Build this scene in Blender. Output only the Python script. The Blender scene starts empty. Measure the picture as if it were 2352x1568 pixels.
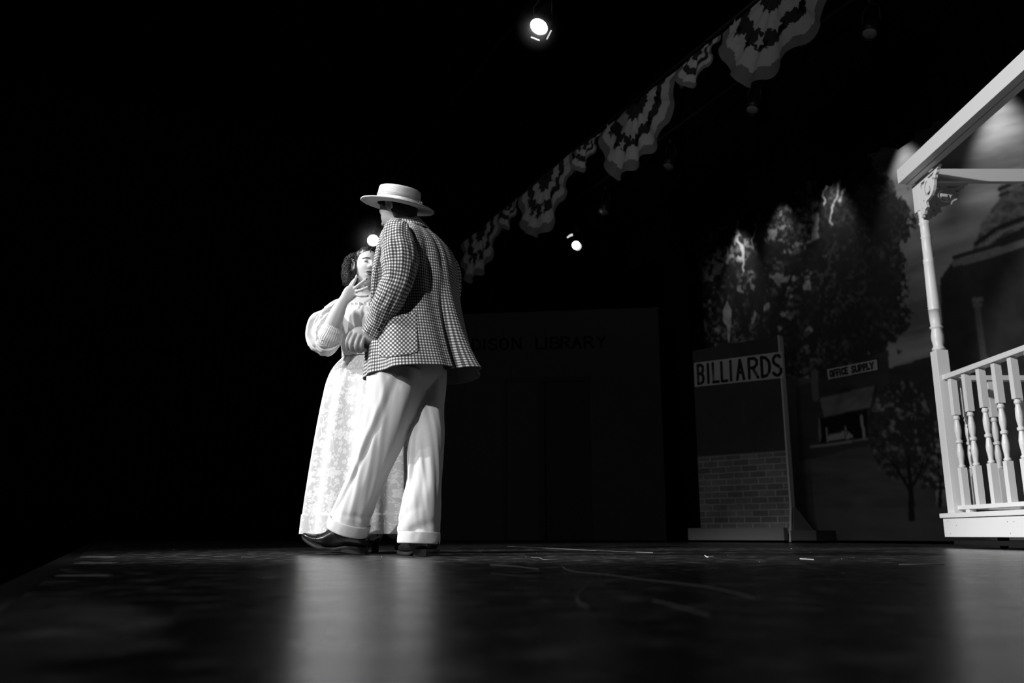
import bpy, math, random
import numpy as np
from mathutils import Vector, Matrix, noise
from mathutils.bvhtree import BVHTree
random.seed(7); rng = np.random.default_rng(11)
sc = bpy.context.scene
C = sc.collection
PI = math.pi
# ------------------------------------------------------------------ camera
CAMH = 0.09; FPX = 1960.0; TH = math.atan(444/1960.0); CT, ST = math.cos(TH), math.sin(TH)
cd = bpy.data.cameras.new('camera'); cam = bpy.data.objects.new('camera', cd); C.objects.link(cam)
cam.location = (0, 0, CAMH); cam.rotation_euler = (PI/2+TH, 0, 0)
cd.sensor_width = 36; cd.lens = 30; cd.clip_start = 0.02; cd.clip_end = 200
cd.dof.use_dof = True; cd.dof.focus_distance = 4.1; cd.dof.aperture_fstop = 2.8
sc.camera = cam
sc.view_settings.view_transform = 'Standard'; sc.view_settings.look = 'None'
sc.view_settings.gamma = 1; sc.view_settings.exposure = 0.0; sc.view_settings.use_curve_mapping = False
def P(px, py, F):                       # the point F metres in front that the photo shows at a pixel
    v = 784-py; den = FPX*CT-v*ST
    return Vector(((px-1176)/den*F, F, CAMH+(v*CT+FPX*ST)/den*F))
def K(p):                               # metres per pixel at a point
    return (p.y*CT+(p.z-CAMH)*ST)/FPX
def PR(px, py):
    v = 784-py
    return Vector((px-1176, FPX*CT-v*ST, v*CT+FPX*ST))
SD = Vector((-0.4186, 0.9082, 0)); ND = Vector((0.9082, 0.4186, 0))    # stage width, upstage
def SN(s, n, z): return SD*s+ND*n+Vector((0, 0, z))
def onplane(px, py, n):                 # pixel to a point of the upright plane ND.p = n
    r = PR(px, py); t = n/(r.dot(ND)); return Vector((0, 0, CAMH))+r*t
# ------------------------------------------------------------------ world and lights
w = bpy.data.worlds.new('world'); sc.world = w; w.use_nodes = True
w.node_tree.nodes['Background'].inputs[0].default_value = (1, 1, 1, 1)
w.node_tree.nodes['Background'].inputs[1].default_value = 0.0012
def light(kind, name, loc, tgt, e, size=None, ang=40, blend=.5, soft=.08):
    l = bpy.data.lights.new(name, kind); o = bpy.data.objects.new(name, l); C.objects.link(o)
    o.location = loc; l.energy = e
    o.rotation_euler = (Vector(tgt)-Vector(loc)).to_track_quat('-Z', 'Y').to_euler()
    if kind == 'SPOT':
        l.spot_size = math.radians(ang); l.spot_blend = blend; l.shadow_soft_size = soft
    if kind == 'AREA': l.size = size
    return o
FOC = Vector((-0.62, 4.15, 0.95))       # the two performers
light('SPOT', 'front_of_house_left', (-8.4, 2.6, 5.3), FOC+Vector((0, 0, -.05)), 3700, ang=20, blend=.7, soft=.10)
light('SPOT', 'front_of_house_right', (-5.2, -4.6, 6.2), FOC+Vector((.05, .1, -.05)), 2450, ang=17.5, blend=.3, soft=.12)
light('SPOT', 'gazebo_front', (-5.0, 1.4, 4.2), (3.1, 4.8, 1.7), 3100, ang=26.5, blend=.25, soft=.12)
light('SPOT', 'stage_wash', (-6.0, 2.0, 5.0), (1.7, 5.5, 0), 420, ang=43, blend=.6, soft=.1)
light('AREA', 'house_spill', (-6.0, -2.0, 4.5), (1.5, 8.0, 1.5), 85, size=2.5)
light('SPOT', 'bunting_spill', (-4.5, -1.0, 6.0), (1.3, 9.0, 5.3), 190, ang=28, blend=.9, soft=.3)
# strip of border lamps washing the top of the painted drop
for px, py, e in ((1700, 560, 105), (1795, 505, 62), (1912, 462, 85), (2078, 372, 125), (2292, 262, 190)):
    q = onplane(px, py, 7.5)
    light('SPOT', 'border_lamp_beam', q-ND*.30+Vector((0, 0, .52)), q+Vector((0, 0, -.60)), e*.55, ang=54, blend=1, soft=.05)
# ------------------------------------------------------------------ materials
def mat(name, col=.5, rough=.6, bump=None, spec=.4, fn=None, coat=0, sheen=0):
    m = bpy.data.materials.new(name); m.use_nodes = True; nt = m.node_tree; b = nt.nodes['Principled BSDF']
    b.inputs['Base Color'].default_value = (col, col, col, 1); b.inputs['Roughness'].default_value = rough
    b.inputs['Specular IOR Level'].default_value = spec
    if coat: b.inputs['Coat Weight'].default_value = coat; b.inputs['Coat Roughness'].default_value = .12
    if sheen: b.inputs['Sheen Weight'].default_value = sheen
    if bump:
        sc_, st_, dist = bump[:3]
        n = nt.nodes.new('ShaderNodeTexNoise'); n.inputs['Scale'].default_value = sc_; n.inputs['Detail'].default_value = 6
        tc = nt.nodes.new('ShaderNodeTexCoord'); nt.links.new(tc.outputs['Object'], n.inputs['Vector'])
        bp = nt.nodes.new('ShaderNodeBump'); bp.inputs['Strength'].default_value = st_; bp.inputs['Distance'].default_value = dist
        nt.links.new(n.outputs['Fac'], bp.inputs['Height']); nt.links.new(bp.outputs['Normal'], b.inputs['Normal'])
    if fn: fn(nt, b)
    return m
class G:                                # tiny node maths helper
    def __init__(s, nt): s.nt = nt
    def m(s, op, a, b=None, c=None):
        n = s.nt.nodes.new('ShaderNodeMath'); n.operation = op
        for i, x in enumerate((a, b, c)):
            if x is None: continue
            if isinstance(x, (int, float)): n.inputs[i].default_value = x
            else: s.nt.links.new(x, n.inputs[i])
        return n.outputs[0]
    def node(s, t, **k):
        n = s.nt.nodes.new(t)
        for a, v in k.items():
            if a in n.inputs: 
                if hasattr(v, 'node'): s.nt.links.new(v, n.inputs[a])
                else: n.inputs[a].default_value = v
            else: setattr(n, a, v)
        return n
    def col(s, v):
        n = s.nt.nodes.new('ShaderNodeCombineColor')
        for i in range(3): s.nt.links.new(v, n.inputs[i])
        return n.outputs[0]
    def noise(s, vec, scale, detail=3):
        n = s.nt.nodes.new('ShaderNodeTexNoise'); n.inputs['Scale'].default_value = scale; n.inputs['Detail'].default_value = detail
        s.nt.links.new(vec, n.inputs['Vector']); return n.outputs['Fac']
    def mapping(s, vec, scale=(1, 1, 1), rot=(0, 0, 0)):
        n = s.nt.nodes.new('ShaderNodeMapping'); n.inputs['Scale'].default_value = scale; n.inputs['Rotation'].default_value = rot
        s.nt.links.new(vec, n.inputs['Vector']); return n.outputs[0]
    def bump(s, h, b, st=.5, dist=.002):
        n = s.nt.nodes.new('ShaderNodeBump'); n.inputs['Strength'].default_value = st; n.inputs['Distance'].default_value = dist
        s.nt.links.new(h, n.inputs['Height']); s.nt.links.new(n.outputs[0], b.inputs['Normal'])
def gingham(rot):
    def fn(nt, b):
        g = G(nt); uv = g.node('ShaderNodeUVMap').outputs[0]
        o = g.node('ShaderNodeTexCoord').outputs['Object']
        v = g.mapping(uv, (1, 1, 1), (0, 0, rot))
        s = g.node('ShaderNodeSeparateXYZ'); nt.links.new(v, s.inputs[0])
        per = 0.0140
        def band(x):
            y = g.m('ABSOLUTE', g.m('SUBTRACT', g.m('FRACT', g.m('DIVIDE', x, per)), .5))   # 0..0.5
            n = g.node('ShaderNodeMapRange'); nt.links.new(y, n.inputs[0])
            n.inputs[1].default_value = .20; n.inputs[2].default_value = .30
            return n.outputs[0]                       # 1 = dark thread stripe
        bx, by = band(s.outputs[0]), band(s.outputs[1])
        sm = g.m('ADD', bx, by)                       # 0 light, 1 half, 2 dark
        c = g.m('MULTIPLY', g.m('POWER', 2.718, g.m('MULTIPLY', sm, -1.35)), .93)
        nz = g.noise(o, 900, 2); c = g.m('MULTIPLY', c, g.m('ADD', .75, g.m('MULTIPLY', nz, .5)))
        nt.links.new(g.col(c), b.inputs['Base Color']); g.bump(g.noise(o, 600, 2), b, .5, .001)
    return fn
M = {}
M['check'] = mat('checked_wool', .4, .9, fn=gingham(0), spec=.15)
M['check_bias'] = mat('checked_wool_on_the_bias', .4, .9, fn=gingham(PI/4), spec=.15)
M['lining'] = mat('jacket_lining', .10, .7, spec=.3)
M['trouser'] = mat('cream_trouser_cloth', .74, .85, bump=(500, .25, .001), spec=.2, sheen=.1)
M['skin'] = mat('skin', .64, .5, bump=(220, .15, .0008), spec=.35)
M['skin_man'] = mat('skin_of_man', .30, .5, bump=(220, .15, .0008), spec=.35)
M['hair'] = mat('dark_hair', .04, .38, spec=.5)
M['hair_man'] = mat('short_black_hair', .012, .6, bump=(300, .5, .002), spec=.2)
M['lip'] = mat('lipstick', .10, .35); M['brow'] = mat('eyebrow', .13, .8); M['nail'] = mat('nail_polish', .10, .25)
M['blouse'] = mat('white_blouse_cloth', .80, .8, bump=(350, .25, .001), spec=.2)
M['leather'] = mat('black_leather', .012, .28, bump=(400, .12, .0006), spec=.5)
M['sole'] = mat('shoe_sole', .014, .5); M['lace'] = mat('shoe_lace', .01, .8)
M['ribbon'] = mat('pale_hat_ribbon', .74, .5); M['ribbon_dark'] = mat('grey_hat_ribbon', .26, .5)
def fn_straw(nt, b):
    g = G(nt); uv = g.node('ShaderNodeUVMap').outputs[0]
    s = g.node('ShaderNodeSeparateXYZ'); nt.links.new(uv, s.inputs[0])
    row = g.m('ABSOLUTE', g.m('SINE', g.m('MULTIPLY', s.outputs[1], PI/0.0052)))
    st = g.m('ABSOLUTE', g.m('SINE', g.m('ADD', g.m('MULTIPLY', s.outputs[0], PI/0.0060), g.m('MULTIPLY', s.outputs[1], PI/.0052))))
    h = g.m('MULTIPLY', g.m('POWER', row, .5), g.m('ADD', .6, g.m('MULTIPLY', st, .4)))
    c = g.m('ADD', .20, g.m('MULTIPLY', h, .52)); nt.links.new(g.col(c), b.inputs['Base Color']); g.bump(h, b, 1, .0022)
M['straw'] = mat('plaited_straw', .7, .7, fn=fn_straw, spec=.2)
def fn_lace(nt, b):                     # raised floral brocade
    g = G(nt); uv = g.node('ShaderNodeUVMap').outputs[0]
    def flowers(scale, off, size):
        v = g.mapping(uv, (scale, scale, scale)); v2 = g.node('ShaderNodeVectorMath', operation='ADD'); nt.links.new(v, v2.inputs[0]); v2.inputs[1].default_value = off
        vo = g.node('ShaderNodeTexVoronoi', voronoi_dimensions='2D'); nt.links.new(v2.outputs[0], vo.inputs['Vector']); vo.inputs['Scale'].default_value = 1; vo.inputs['Randomness'].default_value = .75
        d = g.node('ShaderNodeVectorMath', operation='SUBTRACT'); nt.links.new(v2.outputs[0], d.inputs[0]); nt.links.new(vo.outputs['Position'], d.inputs[1])
        s = g.node('ShaderNodeSeparateXYZ'); nt.links.new(d.outputs[0], s.inputs[0])
        a = g.m('ARCTAN2', s.outputs[1], s.outputs[0]); r = g.m('SQRT', g.m('ADD', g.m('MULTIPLY', s.outputs[0], s.outputs[0]), g.m('MULTIPLY', s.outputs[1], s.outputs[1])))
        pet = g.m('ADD', .55, g.m('MULTIPLY', g.m('ABSOLUTE', g.m('COSINE', g.m('MULTIPLY', a, 2.5))), .45))
        k = g.m('DIVIDE', r, g.m('MULTIPLY', pet, size))
        n = g.node('ShaderNodeMapRange'); nt.links.new(k, n.inputs[0]); n.inputs[1].default_value = 1.0; n.inputs[2].default_value = .82
        ring = g.m('SUBTRACT', 1, g.m('MULTIPLY', g.m('LESS_THAN', g.m('ABSOLUTE', g.m('SUBTRACT', k, .45)), .08), .6))
        return g.m('MULTIPLY', n.outputs[0], ring)
    f = g.m('MAXIMUM', flowers(11, (0, 0, 0), .36), flowers(21, (3.3, 1.7, 0), .30))
    f = g.m('MAXIMUM', f, flowers(34, (7.1, 5.2, 0), .24))
    nz = g.noise(g.mapping(uv, (1, .6, 1)), 13, 1)
    vine = g.m('LESS_THAN', g.m('ABSOLUTE', g.m('SUBTRACT', nz, .5)), .012)
    f = g.m('MAXIMUM', f, g.m('MULTIPLY', vine, .8))
    c = g.m('ADD', .62, g.m('MULTIPLY', f, .24)); nt.links.new(g.col(c), b.inputs['Base Color']); g.bump(f, b, .4, .001)
M['brocade'] = mat('white_floral_brocade', .7, .7, fn=fn_lace, spec=.25)
M['gazebo'] = mat('white_gloss_paint', .66, .42, bump=(30, .12, .002), spec=.4)
M['black_cloth'] = mat('black_velour', .004, 1, spec=.02)
M['black_metal'] = mat('black_metal', .008, .5)
M['dim_glass'] = mat('unlit_lens', .30, .3, spec=.6)
M['nailhead'] = mat('nail_head', .22, .5)
M['bright_metal'] = mat('frame_edge', .5, .5)
def emis(name, e):
    m = mat(name, .9); b = m.node_tree.nodes['Principled BSDF']; b.inputs['Emission Color'].default_value = (1, 1, 1, 1); b.inputs['Emission Strength'].default_value = e; return m
M['lamp'] = emis('glowing_lens', 14); M['metal_glow'] = emis('emissive_fixture_metal', .75)  # weaker one: emission in place of lamp light caught on fixture metal
def fn_floor(nt, b):
    g = G(nt); o = g.node('ShaderNodeTexCoord').outputs['Object']
    v = g.mapping(o, (1, 1, 1), (0, 0, math.radians(25)))
    big = g.noise(v, 1.3, 4); mid = g.noise(v, 9, 5); fine = g.noise(g.mapping(o, (1, 2.2, 1)), 55, 6); vf = g.noise(o, 260, 2)
    c = g.m('ADD', .002, g.m('MULTIPLY', g.m('POWER', fine, 4.0), .22))
    st = g.noise(g.mapping(o, (1, .8, 1)), 14, 8); st2 = g.noise(o, 4, 8)
    ms = g.m('MULTIPLY', g.m('POWER', g.m('MULTIPLY', st, 1.75), 9), g.m('ADD', .2, g.m('MULTIPLY', st2, 1.2)))
    c = g.m('ADD', c, g.m('MINIMUM', g.m('MULTIPLY', ms, .05), .13))
    c = g.m('MULTIPLY', c, g.m('ADD', .35, g.m('MULTIPLY', mid, 1.3)))
    spk = g.m('MULTIPLY', g.m('GREATER_THAN', vf, .74), .05); c = g.m('ADD', c, spk)
    nt.links.new(g.col(c), b.inputs['Base Color'])
    r = g.m('ADD', .18, g.m('ADD', g.m('MULTIPLY', mid, .12), g.m('MULTIPLY', fine, .10))); nt.links.new(r, b.inputs['Roughness'])
    h = g.m('ADD', g.m('MULTIPLY', fine, .8), g.m('MULTIPLY', mid, .5)); g.bump(h, b, .4, .0025)
M['floor'] = mat('scuffed_black_stage_paint', .01, .3, fn=fn_floor, spec=.5)
M['edge'] = mat('worn_stage_edge', .006, .6, bump=(30, .5, .003))
M['tape'] = mat('pale_floor_tape', .35, .6); M['thread'] = mat('white_thread', .7, .7)
M['wood_edge'] = mat('raw_timber_edge', .55, .7)
# ------------------------------------------------------------------ mesh helpers
def tag(o, label=None, cat=None, group=None, kind=None):
    if label: o['label'] = label
    if cat: o['category'] = cat
    if group: o['group'] = group
    if kind: o['kind'] = kind
    return o
def mk(name, vs, fs, m, parent=None, origin=None, uv=None, smooth=True, mods=()):
    """vs are world points; the object keeps its thing's origin"""
    if parent is not None: og = Vector(parent['_o'])
    else: og = Vector(origin) if origin is not None else Vector((0, 0, 0))
    me = bpy.data.meshes.new(name)
    me.from_pydata([tuple(Vector(v)-og) for v in vs], [], fs)
    if uv is not None:
        l = me.uv_layers.new(name='uv'); i = 0
        for p in me.polygons:
            for k in p.loop_indices: l.data[k].uv = uv[i]; i += 1
    ms = m if isinstance(m, (list, tuple)) else [m]
    for x in ms: me.materials.append(x)
    me.polygons.foreach_set('use_smooth', [smooth]*len(me.polygons)); me.update()
    o = bpy.data.objects.new(name, me); C.objects.link(o)
    if parent is not None: o.parent = parent
    else: o.location = og
    o['_o'] = tuple(og)
    for t, kw in mods:
        md = o.modifiers.new(t.lower(), t)
        for a, b in kw.items(): setattr(md, a, b)
    return o
def thing(name, label, cat, loc, group=None):
    o = bpy.data.objects.new(name, None); C.objects.link(o); o.location = loc; o['_o'] = tuple(loc); o.empty_display_size = .1
    return tag(o, label, cat, group)
class MB:
    def __init__(s): s.v = []; s.f = []; s.uv = []
    def add(s, vs, fs, uv=None):
        n = len(s.v); s.v += [Vector(v) for v in vs]; s.f += [tuple(i+n for i in f) for f in fs]
        s.uv += uv if uv is not None else [(0, 0)]*sum(len(f) for f in fs)
        return s
    def box(s, o, X, Y, Z):             # o corner, three edge vectors
        o, X, Y, Z = map(Vector, (o, X, Y, Z))
        vs = [o+X*i+Y*j+Z*k for k in (0, 1) for j in (0, 1) for i in (0, 1)]
        fs = [(0, 2, 3, 1), (4, 5, 7, 6), (0, 1, 5, 4), (2, 6, 7, 3), (0, 4, 6, 2), (1, 3, 7, 5)]
        if X.cross(Y).dot(Z) < 0: fs = [f[::-1] for f in fs]
        return s.add(vs, fs)
    def cbox(s, c, sx, sy, sz): return s.box((c[0]-sx/2, c[1]-sy/2, c[2]-sz/2), (sx, 0, 0), (0, sy, 0), (0, 0, sz))
    def rings(s, rs, close=True, caps=True):   # rs: list of equal length point loops
        n = len(rs[0]); vs = [p for r in rs for p in r]; fs = []
        for i in range(len(rs)-1):
            for j in range(n if close else n-1):
                a, b = i*n+j, i*n+(j+1) % n; fs.append((a, b, b+n, a+n))
        if caps and close:
            fs.append(tuple(range(n))[::-1]); fs.append(tuple((len(rs)-1)*n+k for k in range(n)))
        return s.add(vs, fs)
    def lathe(s, c, prof, n=24, ax=(0, 0, 1), ref=(1, 0, 0), caps=True):
        ax = Vector(ax).normalized(); A = Vector(ref); A = (A-ax*A.dot(ax)).normalized(); B = ax.cross(A); c = Vector(c)
        return s.rings([[c+ax*h+(A*math.cos(2*PI*k/n)+B*math.sin(2*PI*k/n))*r for k in range(n)] for r, h in prof], True, caps)
    def tube(s, pts, r, n=8, caps=True):
        pts = [Vector(p) for p in pts]; rr = r if isinstance(r, (list, tuple)) else [r]*len(pts); rs = []; up = None
        for i, p in enumerate(pts):
            t = (pts[min(i+1, len(pts)-1)]-pts[max(i-1, 0)])
            if t.length < 1e-9: t = Vector((0, 0, 1))
            t.normalize()
            if up is None: up = Vector((0, 0, 1)) if abs(t.z) < .9 else Vector((0, 1, 0))
            A = (up-t*up.dot(t))
            if A.length < 1e-4: A = t.orthogonal()
            A.normalize(); up = A; B = t.cross(A)
            rs.append([p+(A*math.cos(2*PI*k/n)+B*math.sin(2*PI*k/n))*rr[i] for k in range(n)])
        return s.rings(rs, True, caps)
    def ball(s, c, rx, ry=None, rz=None, n=16, R=None):
        ry = ry or rx; rz = rz or rx; c = Vector(c); rs = []
        for i in range(1, n):
            a = PI*i/n
            lp = [Vector((rx*math.sin(a)*math.cos(2*PI*k/(2*n)), ry*math.sin(a)*math.sin(2*PI*k/(2*n)), -rz*math.cos(a))) for k in range(2*n)]
            rs.append([c+((R @ p) if R is not None else p) for p in lp])
        return s.rings(rs, True, True)
    def build(s, name, m, parent=None, origin=None, smooth=True, mods=()):
        return mk(name, s.v, s.f, m, parent, origin, s.uv, smooth, mods)
BEV = ('BEVEL', dict(width=.004, segments=2, limit_method='ANGLE'))
def cat(vals, t):                       # Catmull-Rom through vals at parameter t (0..n-1); vals may be tuples of numbers/Vectors
    n = len(vals)-1; t = min(max(t, 0), n-1e-9); i = int(t); u = t-i
    a, b, c, d = vals[max(i-1, 0)], vals[i], vals[i+1], vals[min(i+2, n)]
    return .5*((2*b)+(c-a)*u+(2*a-5*b+4*c-d)*u*u+(3*b-a-3*c+d)*u**3)
def loft(rings, nseg=96, rows=80, fold=None, e=2.0, theta0=0, cap=(False, False)):
    """rings: (centre, A, B) vectors; fold(theta, t01, s) returns radial metres. Returns verts, faces, uv per loop"""
    n = len(rings)-1
    cs, As, Bs = [r[0] for r in rings], [r[1] for r in rings], [r[2] for r in rings]
    vs = []; V = []; L = 0; prev = None
    circ = 2*PI*max(math.sqrt((A.length_squared+B.length_squared)/2) for _, A, B in rings)
    for i in range(rows+1):
        t = n*i/rows; c, A, B = cat(cs, t), cat(As, t), cat(Bs, t)
        if prev is not None: L += (c-prev).length
        prev = c; V.append(L)
        for j in range(nseg):
            th = theta0+2*PI*j/nseg; co, si = math.cos(th), math.sin(th)
            k = (abs(co)**e+abs(si)**e)**(-1/e)
            d = A*co*k+B*si*k
            if fold: d = d+d.normalized()*fold(th, i/rows, L)
            vs.append(c+d)
    fs = []; uv = []; T = cs[-1]-cs[0]; flip = As[n//2].dot(Bs[n//2].cross(T)) < 0
    for i in range(rows):
        for j in range(nseg):
            a, b = i*nseg+j, i*nseg+(j+1) % nseg; f_ = (a, b, b+nseg, a+nseg)
            u0, u1 = j/nseg*circ, (j+1)/nseg*circ; q_ = [(u0, V[i]), (u1, V[i]), (u1, V[i+1]), (u0, V[i+1])]
            fs.append(f_[::-1] if flip else f_); uv += q_[::-1] if flip else q_
    for w_, k in ((0, 0), (1, rows)):
        if cap[w_]:
            f = tuple(k*nseg+j for j in range(nseg)); fs.append(f[::-1] if (w_ == 0) != flip else f); uv += [(0, 0)]*nseg
    return vs, fs, uv
def limb(pts, dr=1.0):
    """pts: (px, py, F, half width px) -> rings whose A lies across the picture, B in depth"""
    cs = [P(a, b, F) for a, b, F, _ in pts]; out = []
    for i, c in enumerate(cs):
        t = (cs[min(i+1, len(cs)-1)]-cs[max(i-1, 0)]).normalized(); view = (c-Vector((0, 0, CAMH))).normalized()
        A = t.cross(view).normalized(); B = A.cross(t).normalized(); r = pts[i][3]*K(c)
        out.append((c, A*r, B*r*(dr if not isinstance(dr, (list, tuple)) else dr[i])))
    return out
def nz(x, y, z): return noise.noise(Vector((x, y, z)))
# ------------------------------------------------------------------ heads
def headfn(W=.074, D=.094, H=.116, nose=1.0, female=False):
    def widthf(z):
        s = max(0, -z/H); j = 1-.34*max(0, s-.12)**1.3*1.6 if female else 1-.26*max(0, s-.15)**1.4*1.5
        return j
    def bumps(x, z):
        y = 0
        if -.045 < z < .03:             # nose
            t = (.02-z)/.05; t = max(0, min(1, t)); pr = t**1.25
            wn = .006+.007*t
            if z < -.030: pr *= max(0, 1-(-.030-z)/.009)
            y += .023*nose*pr*math.exp(-(x/wn)**2)
            y += .008*math.exp(-((abs(x)-.013)/.005)**2-((z+.027)/.007)**2)
        for sx in (-1, 1):
            y -= .011*math.exp(-((x-sx*.032)/.016)**2-((z-.006)/.011)**2)
            y += .004*math.exp(-((x-sx*.030)/.020)**2-((z-.026)/.008)**2)
            y += .004*math.exp(-((x-sx*.042)/.02)**2-((z+.03)/.02)**2)
        g = math.exp(-(x/.021)**2)
        y += .0075*g*(math.exp(-((z+.053)/.0055)**2)+1.1*math.exp(-((z+.067)/.0065)**2))-.006*g*math.exp(-((z+.0595)/.0028)**2)
        y += .010*math.exp(-(x/.022)**2-((z+.095)/.015)**2)
        return y
    def pt(d, off=0):
        ux, uy, uz = d; z = H*uz; wd = widthf(z); x = W*ux*wd; back = 1.0
        s = max(0, -uz)
        y = D*uy*(1-.42*s*s if uy < 0 else 1-.10*s)
        if uy > 0: y += bumps(x, z)*min(1, uy*2.2)
        p = Vector((x, y, z))
        return p*(1+off/p.length) if off else p
    def surf(x, z, off=.0015):          # front surface point
        uz = z/H; ux = x/(W*widthf(z)); uy = math.sqrt(max(.02, 1-ux*ux-uz*uz)); p = pt((ux, uy, uz)); p.y += off; return p
    return pt, surf
def dirgrid(n, m):
    ds = []; 
    for i in range(1, n):
        a = PI*i/n
        ds.append([(math.sin(a)*math.cos(2*PI*k/m), math.sin(a)*math.sin(2*PI*k/m), -math.cos(a)) for k in range(m)])
    return ds
def frame_from(yaw, pitch, roll):       # local: +Y face, +Z crown; yaw 0 looks along +Y
    return Matrix.Rotation(yaw, 3, 'Z') @ Matrix.Rotation(pitch, 3, 'X') @ Matrix.Rotation(roll, 3, 'Y')
def ear(mb, c, R, side, s=1.0):
    pts = [Vector((side*.004, -.012, -.026)), Vector((side*.010, -.016, -.005)), Vector((side*.020, -.018, .016)), Vector((side*.019, -.004, .030)), Vector((side*.007, .010, .022)), Vector((side*.003, .012, .004)), Vector((side*.004, .004, -.018)), Vector((side*.003, -.004, -.030))]
    base = Vector((side*.071, -.008, .002))
    mb.tube([c+R@((base+p)*1) for p in pts], [.0055*s]*8, 8)
    mb.ball(c+R@(base+Vector((side*.004, -.004, 0))), .005, .014, .022, 8, R)
def patch(mb, fn, x0, x1, z0f, z1f, n=14, m=4):    # thin painted-on feature following the face
    vs = []; fs = []
    for i in range(n+1):
        x = x0+(x1-x0)*i/n; t = i/n
        for j in range(m+1):
            z = z0f(t)+(z1f(t)-z0f(t))*j/m; vs.append(fn(x, z))
    for i in range(n):
        for j in range(m): a = i*(m+1)+j; fs.append((a, a+1, a+m+2, a+m+1))
    mb.add(vs, fs)
REM = [('REMESH', dict(mode='VOXEL', voxel_size=.0030, use_smooth_shade=True)), ('SMOOTH', dict(factor=.5, iterations=2))]
def feather(pts, n):
    return [cat(pts, (len(pts)-1)*i/(n-1)) for i in range(n)]
def pxc(pts, F):                        # pixel chain -> smooth world chain
    return [P(a, b, F if len(r) == 0 else r[0]) for a, b, *r in pts]
# ================================================================== MAN
MO = Vector((-.45, 3.95, 0))
man = None
mb = MB()
SH = Vector((.6, .8, 0)); BK = Vector((.8, -.6, 0))    # along his shoulders (to his right) / towards his back
MF = 3.96
def torso(tab, F=MF, k=1.0):
    return [(P(cx, cy, F), SH*a*k, BK*b*k) for cx, cy, a, b in tab]
TAB = [(972, 864, .284, .247), (967, 810, .262, .226), (961, 750, .238, .200), (957, 690, .224, .182), (956, 635, .222, .172), (956, 597, .214, .158),
       (954, 568, .198, .136), (946, 543, .160, .114), (937, 524, .104, .092), (930, 510, .074, .080)]
v, f, u = loft(torso(TAB[2:], MF, .78), 40, 40, cap=(True, True)); mb.add(v, f)
# head, neck
hc = P(914, 484, 3.93); yaw = math.atan2(.80, .60)+.10; HR = frame_from(yaw, -.30, 0)
hpt, hsurf = headfn(nose=1.05, H=.122)
mb.rings([[hc+HR@hpt(d) for d in row] for row in dirgrid(60, 72)])
ear(mb, hc, HR, -1, 1.5); ear(mb, hc, HR, 1, 1.5)
v, f, u = loft([(P(930, 535, 3.97), SH*.062, BK*.066), (P(926, 515, 3.97), SH*.058, BK*.062), (P(920, 495, 3.95), SH*.058, BK*.06), (P(916, 480, 3.94), SH*.05, BK*.055)], 24, 12, cap=(True, True)); mb.add(v, f)
# arms inside the sleeves
SL = [(912, 532, 3.77, 33), (914, 560, 3.735, 40), (918, 600, 3.72, 42), (913, 640, 3.71, 38), (901, 672, 3.72, 36), (886, 705, 3.745, 34), (873, 736, 3.785, 30), (857, 767, 3.82, 27)]
v, f, u = loft(limb([(a, b, F, w_*.62) for a, b, F, w_ in SL]), 24, 40, cap=(True, True)); mb.add(v, f)
SR = [(1008, 592, 4.12, 34), (1018, 625, 4.14, 38), (1022, 670, 4.16, 37), (1012, 712, 4.19, 35), (985, 742, 4.27, 31), (955, 760, 4.36, 27)]
v, f, u = loft(limb([(a, b, F, w_*.6) for a, b, F, w_ in SR]), 24, 36, cap=(True, True)); mb.add(v, f)
# left hand, closed
def finger(mb, pts, rad, n=18):
    q = feather(pts, n); rr = [cat(rad, (len(rad)-1)*i/(n-1)) for i in range(n)]
    mb.tube(q, rr, 10); mb.ball(q[-1], rr[-1]*1.0, n=6); 
kh = K(P(830, 785, 3.83))
pal = [(868, 778, 3.815, 13), (855, 774, 3.825, 17), (841, 771, 3.835, 19.5), (827, 769, 3.84, 19.5), (815, 768, 3.845, 16), (809, 768, 3.848, 11)]
v, f, u = loft(limb(pal, [.75, .75, .72, .70, .68, .66]), 28, 20, cap=(True, True)); mb.add(v, f)
FG = [[(808, 764, 3.838), (801, 776, 3.824), (798, 788, 3.822), (801, 799, 3.835), (809, 804, 3.862), (816, 798, 3.880)],
      [(818, 767, 3.828), (810, 780, 3.812), (807, 792, 3.810), (810, 803, 3.824), (818, 806, 3.852), (824, 799, 3.872)],
      [(828, 770, 3.822), (821.5, 783, 3.806), (819, 795, 3.804), (822, 804, 3.818), (829, 806, 3.846), (832, 796, 3.870)],
      [(838, 774, 3.820), (833, 785, 3.806), (831, 796, 3.804), (834, 803, 3.816), (840, 803, 3.842), (838, 793, 3.866)]]
for ch, r in zip(FG, (.0118, .0122, .0118, .0108)):
    finger(mb, pxc(ch, 0), [r*1.12, r*1.0, r*1.04, r*.98, r*.92, r*.8], 22)
finger(mb, pxc([(846, 778, 3.84), (834, 786, 3.875), (822, 792, 3.89), (812, 795, 3.885)], 0), [.013, .0115, .011, .009])
# right hand, out of sight behind the partner
v, f, u = loft(limb([(958, 760, 4.35, 13), (940, 764, 4.40, 17), (922, 766, 4.44, 18)], .5), 16, 8, cap=(True, True)); mb.add(v, f)
for i in range(4):
    y0 = 757+i*6; finger(mb, pxc([(924, y0, 4.44), (910, y0+2, 4.46), (898, y0+6, 4.46), (892, y0+11, 4.45)], 0), [.0098, .0092, .0085, .0075])
finger(mb, pxc([(944, 758, 4.39), (930, 748, 4.40), (918, 744, 4.41)], 0), [.012, .0105, .009])
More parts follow.
